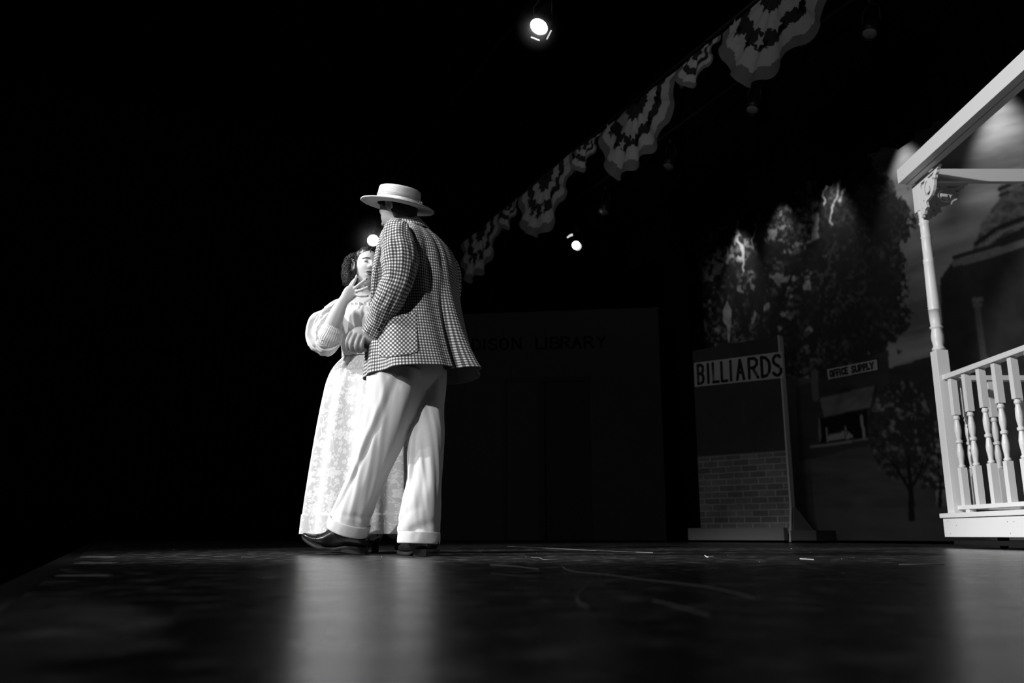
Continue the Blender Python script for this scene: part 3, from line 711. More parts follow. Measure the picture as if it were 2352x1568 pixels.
hm.build('hair', M['hair'], woman)
# ---- blouse
def bfold(th, t, L):
    g = 1 if .15 < t < .9 else .4
    r = .012+.010*g*nz(math.cos(th)*5, math.sin(th)*5, t*1.4)+.007*g*nz(math.cos(th)*10+4, math.sin(th)*10, t*1.6)
    r += .014*math.exp(-((t-.58)/.16)**2)*max(0, -math.sin(th))
    q_ = 1-abs(nz(math.cos(th)*9+2, math.sin(th)*9, t*2.2))*2; r += .011*q_*q_*q_*math.exp(-((t-.74)/.16)**2)
    r += .006*math.sin(22*th)*math.exp(-((t-.84)/.08)**2)+.004*math.sin(18*th)*math.exp(-((t-.10)/.08)**2)
    return r
WTB = [(842, 822, .118, .092), (842, 808, .116, .090), (841, 785, .124, .098), (841, 755, .143, .115), (841, 734, .156, .124), (841, 720, .164, .108), (841, 713, .156, .094), (841, 709, .142, .082)]
v, f, u = loft([(P(a, b, WF+.04), XA*c_, YA*d_) for a, b, c_, d_ in WTB], 180, 90, bfold, e=2.15)
bl = mk('blouse', v, f, M['blouse'], woman, uv=u, mods=[('SOLIDIFY', dict(thickness=.002))])
bwb = BVHTree.FromPolygons([tuple(x) for x in v], f)
# neck ruffle
v, f, u = loft([(P(841, 719, WF+.04), XA*.168, YA*.112), (P(841, 715, WF+.035), XA*.163, YA*.110), (P(841, 710, WF+.03), XA*.152, YA*.100), (P(841, 706, WF+.03), XA*.150, YA*.102)], 220, 16, lambda th, t, L: .005*math.sin(40*th)*(.3+t)+.003*math.sin(17*th), e=2.2)
mk('neck_ruffle', v, f, M['blouse'], bl, mods=[('SOLIDIFY', dict(thickness=.0015))])
# puffed sleeves
def pf(th, t, L):
    q_ = 1-abs(nz(math.cos(th)*4.5, math.sin(th)*4.5, t*3.5))*2
    r = .010*q_**3*(.5+.9*t)+.010*math.sin(11*th+3*t+2*math.sin(2*th))*(1 if t < .8 else .4)*(.4+abs(t-.45)*1.6)+.014*nz(math.cos(th)*2.2, math.sin(th)*2.2, t*5)+.010*math.sin(t*13)*(1-t)
    return r
PS = [(800, 712, 4.50, 18), (787, 715, 4.47, 22), (772, 721, 4.43, 25), (758, 734, 4.39, 28), (745, 753, 4.35, 34), (743, 772, 4.31, 36), (754, 783, 4.29, 30), (760, 776, 4.29, 24)]
v, f, u = loft(limb(PS, [1, 1, 1, .95, .8, .75, .8, .9]), 130, 110, pf)
puf = mk('puffed_sleeve', v, f, M['blouse'], bl, uv=u)
CU = [(757, 788, 4.285, 27), (759, 778, 4.28, 28), (765, 762, 4.27, 26), (768, 754, 4.265, 24), (766, 760, 4.27, 21)]
CU = [(750, 789, 4.30, 24), (754, 780, 4.29, 29), (761, 765, 4.275, 27.5), (765, 755, 4.27, 24.5), (766.5, 752.5, 4.268, 23), (767, 751.5, 4.268, 21.5)]
v, f, u = loft(limb(CU, [.9]*6), 120, 30, lambda th, t, L: .0016*math.sin(34*th)+.002*math.sin(t*26))
mk('sleeve_cuff', v, f, M['blouse'], puf, uv=u)
PS2 = [(892, 700, 4.52, 22), (905, 710, 4.53, 30), (918, 735, 4.55, 33), (926, 765, 4.56, 34), (922, 785, 4.54, 26), (912, 788, 4.51, 19)]
v, f, u = loft(limb(PS2, 1), 90, 60, pf); mk('puffed_sleeve', v, f, M['blouse'], bl, uv=u)
# ---- skirt
SKT = [(842, 812, .118, .094), (842, 824, .135, .108), (841, 850, .185, .145), (839, 885, .212, .178), (836, 940, .226, .200), (832, 1000, .237, .218), (827, 1070, .248, .232), (822, 1140, .257, .245), (819, 1190, .262, .250), (818, 1226, .266, .255)]
def skf(th, t, L):
    a = min(1, t*2.2)
    r = a*(.010+.018*t)*math.sin(9*th+1.2*math.sin(3*th)+.6)+a*.014*t*math.sin(15*th+2+1.5*t)+.012*a*nz(math.cos(th)*3, math.sin(th)*3, t*1.5)
    r -= .045*math.exp(-(ang(th, PI*1.33)/.085)**2)*math.exp(-((t-.17)/.15)**2)
    k = max(0, math.cos(th))
    r += -.010*a*abs(math.sin(th*12))*k
    if t > .865: r += .006
    return r*(.55+.45*abs(math.cos(th*.5)))
v, f, u = loft([(P(a, b, WF+.05), XA*c_, YA*d_) for a, b, c_, d_ in SKT], 260, 170, skf)
sk = mk('skirt', v, f, M['brocade'], woman, uv=u, mods=[('SOLIDIFY', dict(thickness=.003))])
v, f, u = loft([(P(842, 817, WF+.045), XA*.131, YA*.108), (P(842, 813, WF+.045), XA*.132, YA*.109), (P(842, 805, WF+.045), XA*.130, YA*.107), (P(842, 802, WF+.045), XA*.126, YA*.103)], 90, 12, lambda th, t, L: .001*math.sin(30*th))
mk('waistband', v, f, M['blouse'], sk, uv=u)
# ---- her dark heeled shoes
def court(hp, d, name):
    d = Vector(d).normalized(); side = Vector((0, 0, 1)).cross(d); W = lambda x, y, z: Vector((hp.x, hp.y, 0))+d*x+side*y+Vector((0, 0, z))
    prof = [(.0, .022, .098, .045), (.03, .028, .090, .045), (.07, .027, .078, .036), (.11, .030, .070, .022), (.15, .037, .058, .010), (.19, .036, .046, .006), (.225, .025, .034, .006), (.243, .008, .024, .008)]
    rs = []
    for i in range(33):
        x, hw, tp = cat([Vector(p[:3]) for p in prof], 7*i/32); b = cat([Vector((p[3], 0, 0)) for p in prof], 7*i/32).x
        rs.append([W(x, hw*math.cos(2*PI*k/20)*(1-.3*max(0, math.sin(2*PI*k/20))), b+(tp-b)*(.5+.5*math.sin(2*PI*k/20))) for k in range(20)])
    s = MB().rings(rs).build(name, M['leather'], woman)
    MB().rings([[W(.004+.030*(1+math.cos(2*PI*k/16))*w_, .024*math.sin(2*PI*k/16)*w_, z) for k in range(16)] for w_, z in ((.72, .001), (.74, .012), (.85, .035), (.98, .050))]).build('heel', M['sole'], s)
    st = MB(); st.tube([W(.055+.004*math.cos(a), .033*math.cos(a), .085+.018*math.sin(a)) for a in [PI*i/10 for i in range(11)]], .004, 6); st.build('strap', M['leather'], s)
court(fl1+Vector((.02, .02, 0)), (-.35, -.93, 0), 'shoe'); court(fl2+Vector((.05, .05, 0)), (.10, -.99, 0), 'shoe')
# ================================================================== THE STAGE
def struct(name, mb, m, smooth=False):
    o = mb.build(name, m, origin=(0, 0, 0), smooth=smooth); o['kind'] = 'structure'; return o
NE = -.11
fb = MB(); fb.box(SN(-3, NE, -.04), SD*18.5, ND*(8.4-NE), (0, 0, .04)); struct('floor', fb, M['floor'])
fb = MB(); fb.box(SN(-3, NE-.075, -.055), SD*18.5, ND*.072, (0, 0, .048)); fb.box(SN(-3, NE-.02, -1.1), SD*18.5, ND*.02, (0, 0, 1.04)); struct('trim_1', fb, M['edge'])
struct('wall_back', MB().box(SN(-3, 8.4, -1.1), SD*18.5, ND*.1, (0, 0, 9.1)), M['black_cloth'])
struct('wall_left', MB().box(SN(15.5, -12, -1.1), SD*.1, ND*20.4, (0, 0, 9.1)), M['black_cloth'])
struct('ceiling', MB().box(SN(-3, -3, 8), SD*18.5, ND*11.4, (0, 0, .1)), M['black_cloth'])
def curtain(name, a, b, z0, z1, label, amp=.05, per=.16, hem=None, kindcat='curtain'):
    a = Vector(a); b = Vector(b); d = b-a; L = d.length; t = d.normalized(); nn = Vector((-t.y, t.x, 0)); n = max(12, int(L/per*8)); vs = []; fs = []; R = 10
    for i in range(n+1):
        s = L*i/n; ph = 2*PI*s/per+1.1*math.sin(s*1.9)
        for j in range(R+1):
            k = j/R; lo = z0+(hem(s) if hem else 0); vs.append(a+t*s+nn*(amp*math.sin(ph)*(.5+.5*(1-k))+.02*math.sin(s*3.1))+Vector((0, 0, lo+(z1-lo)*k)))
    for i in range(n):
        for j in range(R): q = i*(R+1)+j; fs.append((q, q+R+1, q+R+2, q+1))
    o = mk(name, vs, fs, M['black_cloth'], origin=(a+b)/2+Vector((0, 0, z0)), mods=[('SOLIDIFY', dict(thickness=.004))])
    return tag(o, label, kindcat)
curtain('masking_curtain', SN(14.6, -4.5, 0), SN(14.6, 8.0, 0), .02, 7.5, 'tall black masking curtain closing the far side of the stage behind the couple')
A_, B_ = onplane(1538, 1000, 6.9), onplane(1590, 1000, 6.9); A_.z = B_.z = 0
curtain('leg_curtain', A_, B_, .02, 7.0, 'narrow black leg curtain hanging between the library and billiards flats', .03)
def hem(s):
    sx = 11.6-s
    return .03*math.sin(s*1.7)-.16*math.exp(-((s-s_b1)/.12)**2)-.10*math.exp(-((s-s_b2)/.10)**2)
def s_of(px, n): q = onplane(px, 500, n); return q.dot(SD)
s_b1 = 12-s_of(1912, 6.98); s_b2 = 12-s_of(2085, 6.98)
curtain('border_curtain', SN(12, 6.98, 0), SN(.8, 6.98, 0), 4.06, 6.4, 'black border curtain cutting off the top of the painted backdrop', .035, .22, hem, 'curtain')
# ------------------------------------------------------------------ painted drop
DN = 7.5; S0, S1, Z1_ = 1.0, 10.25, 4.9; NX, NZ = 760, 340
ss = np.linspace(S0, S1, NX); zs = np.linspace(.03, Z1_, NZ); SS, ZZ = np.meshgrid(ss, zs, indexing='ij')
XX = SD.x*SS+ND.x*DN; YY = SD.y*SS+ND.y*DN
_r = (ZZ-CAMH)/YY; VV = (_r*FPX*CT-FPX*ST)/(CT+_r*ST); PX = 1176+XX/YY*(FPX*CT-VV*ST); PY = 784-VV
def vnoise(x, y, seed=0):
    r = np.random.default_rng(seed).random((256, 256)); xi = np.floor(x).astype(int); yi = np.floor(y).astype(int); fx = x-xi; fy = y-yi
    fx = fx*fx*(3-2*fx); fy = fy*fy*(3-2*fy); g = lambda a, b: r[a % 256, b % 256]
    return (g(xi, yi)*(1-fx)+g(xi+1, yi)*fx)*(1-fy)+(g(xi, yi+1)*(1-fx)+g(xi+1, yi+1)*fx)*fy
def fbm(x, y, o=4, seed=0):
    t = 0; a = 1; n = 0
    for i in range(o): t = t+a*vnoise(x*2**i, y*2**i, seed+i); n += a; a *= .55
    return t/n
def poly(x, y, pts):
    ins = np.zeros(x.shape, bool); n = len(pts); j = n-1
    for i in range(n):
        xi, yi = pts[i]; xj, yj = pts[j]
        c = ((yi > y) != (yj > y)) & (x < (xj-xi)*(y-yi)/((yj-yi) if yj != yi else 1e-9)+xi); ins ^= c; j = i
    return ins
def stroke(x, y, pts, w0, w1=None):
    w1 = w0 if w1 is None else w1; m = np.zeros(x.shape, bool); n = len(pts)-1
    for i in range(n):
        (ax, ay), (bx, by) = pts[i], pts[i+1]; dx, dy = bx-ax, by-ay; t = np.clip(((x-ax)*dx+(y-ay)*dy)/(dx*dx+dy*dy), 0, 1)
        wd = w0+(w1-w0)*(i+t)/n; m |= np.hypot(x-ax-t*dx, y-ay-t*dy) < wd
    return m
wx, wy = PX+26*(fbm(PX/22, PY/22, 3, 5)-.5), PY+26*(fbm(PX/22, PY/22, 3, 9)-.5)
ux_, uy_ = PX+60*(fbm(PX/30, PY/30, 4, 15)-.5)+46*(fbm(PX/9, PY/7, 3, 25)-.5), PY+60*(fbm(PX/30, PY/30, 4, 19)-.5)+40*(fbm(PX/9, PY/9, 3, 29)-.5)
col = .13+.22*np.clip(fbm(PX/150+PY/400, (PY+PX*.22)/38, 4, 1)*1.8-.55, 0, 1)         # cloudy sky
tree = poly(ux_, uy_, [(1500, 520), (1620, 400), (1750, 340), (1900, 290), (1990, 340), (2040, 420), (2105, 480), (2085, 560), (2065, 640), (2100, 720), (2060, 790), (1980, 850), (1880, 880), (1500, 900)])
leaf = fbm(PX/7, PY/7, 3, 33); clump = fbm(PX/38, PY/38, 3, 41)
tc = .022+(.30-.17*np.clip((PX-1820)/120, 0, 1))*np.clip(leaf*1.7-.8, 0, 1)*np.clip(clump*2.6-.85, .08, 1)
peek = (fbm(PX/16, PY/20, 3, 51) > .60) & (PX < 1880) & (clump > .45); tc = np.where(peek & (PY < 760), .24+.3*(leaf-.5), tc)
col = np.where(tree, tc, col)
for pts, a, b, c in (([(1752, 800), (1750, 700), (1742, 610)], 9, 5, .02), ([(1768, 790), (1790, 700), (1830, 620)], 9, 4, .02), ([(1712, 770), (1700, 690), (1680, 620), (1650, 590)], 7, 3, .02), ([(1705, 760), (1735, 660)], 8, 3, .02),
                     ([(1706, 620), (1699, 545), (1690, 500)], 3, 2.4, .50), ([(1668, 560), (1676, 600)], 2, 1, .4), ([(1726, 560), (1730, 515)], 2, 1.5, .5), ([(1912, 515), (1922, 460), (1931, 410)], 2.2, 2, .48), ([(1890, 470), (1900, 415)], 2, 2, .55), ([(1931, 460), (1945, 435)], 1.5, 1.2, .55),
                     ([(1955, 600), (2010, 530), (2060, 495)], 4, 2, .03), ([(1955, 610), (2045, 560)], 3, 2, .03), ([(1890, 640), (1925, 560)], 4, 2, .06), ([(1870, 800), (1880, 700), (1900, 640)], 10, 5, .02)):
    col = np.where(stroke(wx, wy, pts, a, b) & tree, c, col)
col = np.where(poly(PX, PY, [(1661, 712), (1670, 690), (1680, 712), (1679, 742), (1675, 786), (1672, 786), (1669, 748), (1661, 738)]), .30+.3*(leaf-.5), col)
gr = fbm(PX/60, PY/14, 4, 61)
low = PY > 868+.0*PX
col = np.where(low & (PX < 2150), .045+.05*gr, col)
col = np.where(poly(PX, PY, [(1828, 892), (2040, 803), (2046, 1010), (1836, 1060)]), .03+.02*gr, col)          # office block
col = np.where(poly(PX, PY, [(2040, 845), (2200, 800), (2200, 1010), (2044, 1010)]), .02+.02*gr, col)
col = np.where(poly(PX, PY, [(1880, 915), (2010, 885), (2000, 935), (1890, 957)]), .12+.10*(np.sin(PX*1.15) > 0)*.5, col)
col = np.where(stroke(PX, PY, [(1869, 855), (1872, 915)], 7), .10, col)
col = np.where(poly(PX, PY, [(1878, 962), (1992, 938), (1994, 1004), (1880, 1022)]), .006, col)
for pts, w_, c in (([(1880, 962), (1882, 1012)], 2.2, .16), ([(1896, 982), (1898, 1014)], 2, .24), ([(1943, 980), (1946, 1008)], 2, .22), ([(1980, 955), (1985, 1004)], 3, .24), ([(1863, 1026), (1992, 1008)], 2.2, .20)):
    col = np.where(stroke(PX, PY, pts, w_), c, col)
col = np.where(poly(PX, PY, [(1898, 1000), (1941, 990), (1942, 1006), (1899, 1013)]), .26, col)
col = np.where(poly(PX, PY, [(1948, 990), (1960, 1000), (1960, 1004), (1948, 1008)]), .28, col)
col = np.where(poly(ux_, PY, [(1500, 1195), (2400, 1150), (2400, 1300), (1500, 1300)]), .06+.03*gr, col)
crown = ((wx-2068)/72)**2+((wy-985)/118)**2 < 1
crown |= ((wx-2150)/55)**2+((wy-1040)/90)**2 < 1
col = np.where(crown & (fbm(PX/11, PY/11, 3, 75) > .40), .025+.24*np.clip(fbm(PX/10, PY/10, 2, 71)*2.4-1.35, 0, 1), col)
for pts, a, b in (([(2092, 1192), (2090, 1130), (2084, 1050)], 7, 4), ([(2090, 1130), (2060, 1075), (2040, 1050)], 4, 2), ([(2091, 1120), (2115, 1075), (2120, 1050)], 4, 2), ([(2160, 1160), (2162, 1100)], 5, 3)):
    col = np.where(stroke(PX, PY, pts, a, b), .012, col)
# domed building at the right
dm = poly(PX, PY, [(2234, 572), (2245, 545), (2250, 515), (2268, 486), (2295, 455), (2292, 432), (2300, 424), (2370, 410), (2600, 410), (2600, 600), (2234, 600)])
col = np.where(dm, .05+.16*np.clip(fbm(PX/18, PY/12, 3, 81)*1.6-.5, 0, 1), col)
for a, c, w_ in (([(2240, 560), (2280, 528), (2352, 500), (2500, 470)], .015, 5), ([(2262, 560), (2300, 532), (2352, 515), (2500, 490)], .16, 4), ([(2290, 556), (2352, 528), (2500, 500)], .02, 6), ([(2293, 434), (2320, 424)], .02, 4), ([(2294, 448), (2322, 440)], .02, 3)):
    col = np.where(stroke(PX, PY, a, w_), c, col)
bl_ = poly(PX, PY, [(2160, 640), (2192, 596), (2236, 572), (2600, 460), (2600, 1190), (2200, 1190), (2175, 900), (2160, 660)])
col = np.where(bl_, .012+.02*fbm(PX/30, PY/30, 3, 91), col)
for a, c, w_ in (([(2196, 604), (2352, 558), (2500, 515)], .13, 9), ([(2192, 592), (2352, 543), (2500, 500)], .02, 4), ([(2242, 690), (2262, 830)], .07, 7), ([(2240, 688), (2252, 688)], .12, 5), ([(2241, 700), (2252, 700)], .10, 4)):
    col = np.where(stroke(PX, PY, a, w_), c*(.75+.5*leaf), col)
_c = col.copy(); _c[1:-1, 1:-1] = (col[1:-1, 1:-1]*2+col[:-2, 1:-1]+col[2:, 1:-1]+col[1:-1, :-2]+col[1:-1, 2:])/6; col = _c
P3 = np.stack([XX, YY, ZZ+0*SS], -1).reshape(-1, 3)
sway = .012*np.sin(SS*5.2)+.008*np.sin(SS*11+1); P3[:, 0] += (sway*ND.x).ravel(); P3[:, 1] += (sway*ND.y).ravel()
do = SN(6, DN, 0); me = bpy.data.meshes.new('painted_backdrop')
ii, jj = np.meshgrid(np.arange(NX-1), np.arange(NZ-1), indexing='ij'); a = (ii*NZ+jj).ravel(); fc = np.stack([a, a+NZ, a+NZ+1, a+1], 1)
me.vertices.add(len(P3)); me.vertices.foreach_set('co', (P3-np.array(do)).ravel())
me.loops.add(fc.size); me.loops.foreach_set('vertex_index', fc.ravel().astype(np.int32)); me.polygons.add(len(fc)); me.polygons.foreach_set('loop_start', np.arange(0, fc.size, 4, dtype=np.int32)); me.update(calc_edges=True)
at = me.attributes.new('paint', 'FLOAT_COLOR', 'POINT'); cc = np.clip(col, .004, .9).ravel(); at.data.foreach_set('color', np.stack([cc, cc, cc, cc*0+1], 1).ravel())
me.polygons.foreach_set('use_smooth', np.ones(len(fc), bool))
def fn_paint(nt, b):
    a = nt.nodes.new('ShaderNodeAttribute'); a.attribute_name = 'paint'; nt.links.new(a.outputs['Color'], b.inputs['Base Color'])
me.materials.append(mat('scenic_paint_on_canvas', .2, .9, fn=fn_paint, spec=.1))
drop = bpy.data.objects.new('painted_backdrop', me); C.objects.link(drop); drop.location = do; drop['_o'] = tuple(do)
tag(drop, 'large painted canvas backdrop of trees, shopfronts and a domed building under a cloudy sky', 'backdrop')
# ------------------------------------------------------------------ lettering (hand painted strokes)
FONT = {'B': [[(0, 0), (0, 1)], [(0, 1), (.55, 1), (.9, .9), (.95, .75), (.85, .6), (.5, .53), (0, .53)], [(.5, .53), (.9, .42), (1, .25), (.9, .08), (.5, 0), (0, 0)]],
        'I': [[(.5, 0), (.5, 1)]], 'L': [[(0, 1), (0, 0), (1, 0)]], 'A': [[(0, 0), (.5, 1), (1, 0)], [(.2, .36), (.8, .36)]],
        'R': [[(0, 0), (0, 1)], [(0, 1), (.6, 1), (.92, .88), (.92, .68), (.65, .54), (0, .5)], [(.45, .5), (1, 0)]],
        'D': [[(0, 0), (0, 1)], [(0, 1), (.5, .95), (.9, .75), (1, .5), (.9, .22), (.55, .04), (0, 0)]],
        'S': [[(.95, .88), (.7, .99), (.35, .99), (.08, .85), (.08, .68), (.3, .56), (.7, .44), (.95, .30), (.95, .13), (.65, 0), (.3, 0), (.02, .14)]],
        'O': [[(.5, 0), (.12, .14), (0, .5), (.12, .86), (.5, 1), (.88, .86), (1, .5), (.88, .14), (.5, 0)]], 'F': [[(0, 0), (0, 1), (1, 1)], [(0, .52), (.75, .52)]],
        'C': [[(.95, .85), (.6, 1), (.2, .9), (0, .5), (.2, .1), (.6, 0), (.95, .15)]], 'E': [[(1, 0), (0, 0), (0, 1), (1, 1)], [(0, .52), (.75, .52)]],
        'U': [[(0, 1), (0, .25), (.2, .03), (.5, 0), (.8, .03), (1, .25), (1, 1)]], 'P': [[(0, 0), (0, 1), (.7, 1), (1, .85), (1, .65), (.7, .48), (0, .48)]],
        'Y': [[(0, 1), (.5, .5), (1, 1)], [(.5, .5), (.5, 0)]], 'M': [[(0, 0), (0, 1), (.5, .3), (1, 1), (1, 0)]], 'N': [[(0, 0), (0, 1), (1, 0), (1, 1)]]}
def lettering(name, spans, y0, y1, tl, tr, br, bl, wd, off, m, parent):
    """spans: (letter, x0, x1) as fractions of the quad"""
    mb = MB(); n_ = (tr-tl).cross(bl-tl).normalized()
    if n_.dot(tl) > 0: n_ = -n_
    def W(x, y): return (bl*(1-x)+br*x)*(1-y)+(tl*(1-x)+tr*x)*y+n_*off
    k = 0
    for ch, x0, x1 in spans:
        for ln in FONT[ch]:
            pts = [W(x0+(x1-x0)*a, y0+(y1-y0)*b) for a, b in ln]
            for a, b in zip(pts, pts[1:]):
                d = (b-a).normalized(); s = d.cross(n_)*wd/2; e = n_*(.0004*(k % 5)); k += 1
                mb.add([a-s+e, b-s+e, b+s+e, a+s+e], [(0, 1, 2, 3)])
            for p in pts:
                e = n_*(.0004*(k % 5)); k += 1; u_ = (tr-tl).normalized(); v_ = n_.cross(u_)
                mb.add([p+e+(u_*math.cos(2*PI*i/12)+v_*math.sin(2*PI*i/12))*wd/2 for i in range(12)], [tuple(range(12))])
    return mb.build(name, m, parent, smooth=False)
M['letter'] = mat('black_sign_paint', .012, .8); M['sign'] = mat('pale_sign_paint', .50, .8, bump=(20, .1, .002))
def quad_sign(name, q, m, parent, off):
    n_ = (q[1]-q[0]).cross(q[3]-q[0]).normalized()
    if n_.dot(q[0]) > 0: n_ = -n_
    return mk(name, [p+n_*off for p in q], [(0, 1, 2, 3)], m, parent, smooth=False)
oq = [onplane(x, y, DN-.035) for x, y in ((1899, 848), (2014, 825), (2016, 849), (1902.5, 872))]
os_ = quad_sign('shop_sign', oq, mat('grey_sign_paint', .34, .8), drop, 0)
ow = [('O', .06, .11), ('F', .135, .175), ('F', .20, .24), ('I', .26, .28), ('C', .305, .35), ('E', .375, .42), ('S', .51, .56), ('U', .585, .64), ('P', .665, .71), ('P', .74, .785), ('L', .81, .85), ('Y', .87, .93)]
lettering('lettering', ow, .24, .78, *oq, .022, .004, M['letter'], os_)
# ------------------------------------------------------------------ scenery flats
def ray_plane(px, py, p0, n_): r = PR(px, py); o = Vector((0, 0, CAMH)); return o+r*((p0-o).dot(n_)/r.dot(n_))
U1 = Vector((.717, -.697, 0)); N1 = Vector((.697, .717, 0)); br1 = Vector((3.18, 9.9, 0)); bl1 = br1-U1*1.2     # N1 points away
fl = thing('scenery_flat', 'narrow brick-painted scenery flat with a BILLIARDS sign near its top', 'scenery flat', bl1+U1*.6)
def fn_bill(nt, b):
    g = G(nt); o = g.node('ShaderNodeTexCoord').outputs['Object']; s = g.node('ShaderNodeSeparateXYZ'); nt.links.new(o, s.inputs[0])
    along = g.m('ADD', g.m('MULTIPLY', s.outputs[0], .717), g.m('MULTIPLY', s.outputs[1], -.697))
    cv = nt.nodes.new('ShaderNodeCombineXYZ'); nt.links.new(along, cv.inputs[0]); nt.links.new(s.outputs[2], cv.inputs[1])
    br = nt.nodes.new('ShaderNodeTexBrick'); nt.links.new(cv.outputs[0], br.inputs['Vector'])
    br.inputs['Scale'].default_value = 1; br.inputs['Brick Width'].default_value = .21; br.inputs['Row Height'].default_value = .075; br.inputs['Mortar Size'].default_value = .007
    br.inputs['Color1'].default_value = (.15, .15, .15, 1); br.inputs['Color2'].default_value = (.24, .24, .24, 1); br.inputs['Mortar'].default_value = (.36, .36, .36, 1)
    n = g.noise(o, 3, 4); lowm = g.m('LESS_THAN', s.outputs[2], 1.03)
    sp = nt.nodes.new('ShaderNodeSeparateColor'); nt.links.new(br.outputs['Color'], sp.inputs[0])
    brick = g.m('MULTIPLY', sp.outputs[0], g.m('ADD', .3, g.m('MULTIPLY', n, 1.3))); up = g.m('ADD', .04, g.m('MULTIPLY', n, .04))
    line = g.m('LESS_THAN', g.m('ABSOLUTE', g.m('SUBTRACT', s.outputs[2], 1.035)), .012)
    c = g.m('ADD', g.m('ADD', g.m('MULTIPLY', brick, lowm), g.m('MULTIPLY', up, g.m('SUBTRACT', 1, lowm))), g.m('MULTIPLY', line, .12)); nt.links.new(g.col(c), b.inputs['Base Color'])
z0 = .10
MB().box(bl1+N1*.004+Vector((0, 0, z0)), U1*1.2, N1*.018, (0, 0, 2.30)).build('painted_panel', mat('painted_brick_panel', .2, .85, fn=fn_bill, spec=.1), fl, smooth=False)
fr = MB(); fr.box(bl1+N1*.024+Vector((0, 0, z0)), U1*.05, N1*.07, (0, 0, 2.30)); fr.box(br1-U1*.018+Vector((0, 0, z0)), U1*.020, N1*.094, (0, 0, 2.31)); fr.box(bl1+N1*.024+Vector((0, 0, 2.33)), U1*1.18, N1*.07, (0, 0, .07)); fr.build('frame', M['wood_edge'], fl, smooth=False)
MB().box(bl1-U1*.12-N1*.10+Vector((0, 0, .03)), U1*1.26, N1*.098, (0, 0, .14)).build('kick_board', mat('grey_kick_board', .20, .8), fl, smooth=False)
MB().box(br1+U1*.02-N1*.1+Vector((0, 0, .03)), U1*.30, N1*.5, (0, 0, .11)).build('wagon_base', mat('dark_wagon_paint', .05, .8), fl, smooth=False)
jk_ = MB(); q0 = br1+U1*.004+N1*.01
jk_.rings([[q0+Vector((0, 0, .40)), q0+N1*.05+Vector((0, 0, .40)), q0+N1*.45+U1*.10+Vector((0, 0, .02)), q0-N1*.05+Vector((0, 0, .02))], [q0+U1*.02+Vector((0, 0, .40)), q0+U1*.02+N1*.05+Vector((0, 0, .40)), q0+U1*.12+N1*.45+Vector((0, 0, .02)), q0+U1*.02-N1*.05+Vector((0, 0, .02))]])
jk_.build('brace', mat('grey_brace_paint', .16, .8), fl, smooth=False)
MB().box(br1+U1*.0-N1*.03+Vector((0, 0, .40)), U1*.018, N1*.02, Vector((0, 0, -.385))-N1*.075).build('brace_edge', M['wood_edge'], fl, smooth=False)
for a in (.15, 1.0):
    MB().lathe(bl1+U1*a+N1*.2+Vector((0, -.0, .03)), [(.001, -.012), (.03, -.012), (.03, .012), (.001, .012)], 16, U1, (0, 0, 1)).build('caster', M['black_metal'], fl)
sg = [ray_plane(x, y, bl1, N1) for x, y in ((1594, 833.5), (1797, 807), (1800.5, 867.5), (1596, 888.6))]
so = quad_sign('sign', sg, M['sign'], fl, .003)
bs = [('B', .045, .11), ('I', .145, .19), ('L', .225, .285), ('L', .325, .385), ('I', .40, .46), ('A', .50, .575), ('R', .635, .73), ('D', .775, .86), ('S', .895, .98)]
lettering('lettering', bs, .12, .88, *sg, .038, .003, M['letter'], so)
# library flat
U2 = Vector((.990, -.138, 0)); N2 = Vector((.138, .990, 0)); br2 = Vector((1.944, 11.0, 0)); WL = 2.9; bl2 = br2-U2*WL
lb = thing('scenery_flat', 'wide dark library facade flat with a doorway, dimly visible behind the man', 'scenery flat', bl2+U2*WL/2)
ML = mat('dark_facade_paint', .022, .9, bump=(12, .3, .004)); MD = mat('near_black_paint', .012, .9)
d0, d1, dz = WL-1.53, WL-1.00, 2.08
def pan(a, b, za, zb, dep=.05, o=0): return MB().box(bl2+U2*a+N2*o+Vector((0, 0, za)), U2*(b-a), N2*dep, (0, 0, zb-za))
w_ = MB()
for a, b, za, zb in ((0, d0-.02, .02, 3.02), (d1+.02, WL, .02, 3.02), (d0-.02, d1+.02, dz+.02, 3.02)): w_.box(bl2+U2*a+Vector((0, 0, za)), U2*(b-a), N2*.05, (0, 0, zb-za))
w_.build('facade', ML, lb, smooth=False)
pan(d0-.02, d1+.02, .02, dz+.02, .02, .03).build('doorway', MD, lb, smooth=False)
t_ = MB()
for a, b, za, zb in ((d0-.09, d0, .02, dz), (d1, d1+.07, .02, dz), (d0-.55, d1+.1, dz, dz+.06), (d0-.55, d0-.50, .02, dz)): t_.box(bl2+U2*a-N2*.012+Vector((0, 0, za)), U2*(b-a), N2*.012, (0, 0, zb-za))
t_.build('door_frame', MD, lb, smooth=False)
MB().box(bl2-U2*.02+Vector((0, 0, 3.02)), U2*(WL+.04), N2*.09, (0, 0, .03)).build('top_rail', M['wood_edge'] if False else ML, lb, smooth=False)
lq = [ray_plane(x, y, bl2, N2) for x, y in ((1030, 779), (1395, 771), (1396, 799), (1030, 806))]
txt = 'MADISON LIBRARY'; xs = [0, .08, .155, .225, .26, .33, .41, None, .56, .615, .65, .715, .785, .86, .935]; sp = []
for ch, x in zip(txt, xs):
    if x is not None: sp.append((ch, x, x+(.012 if ch == 'I' else .05)))
M['faded'] = mat('dark_facade_lettering', .003, .95, spec=.05); lettering('lettering', sp[:7], .05, .95, *lq, .028, .003, M['faded'], lb); lettering('lettering', sp[7:], .05, .95, *lq, .028, .003, M['faded'], lb)
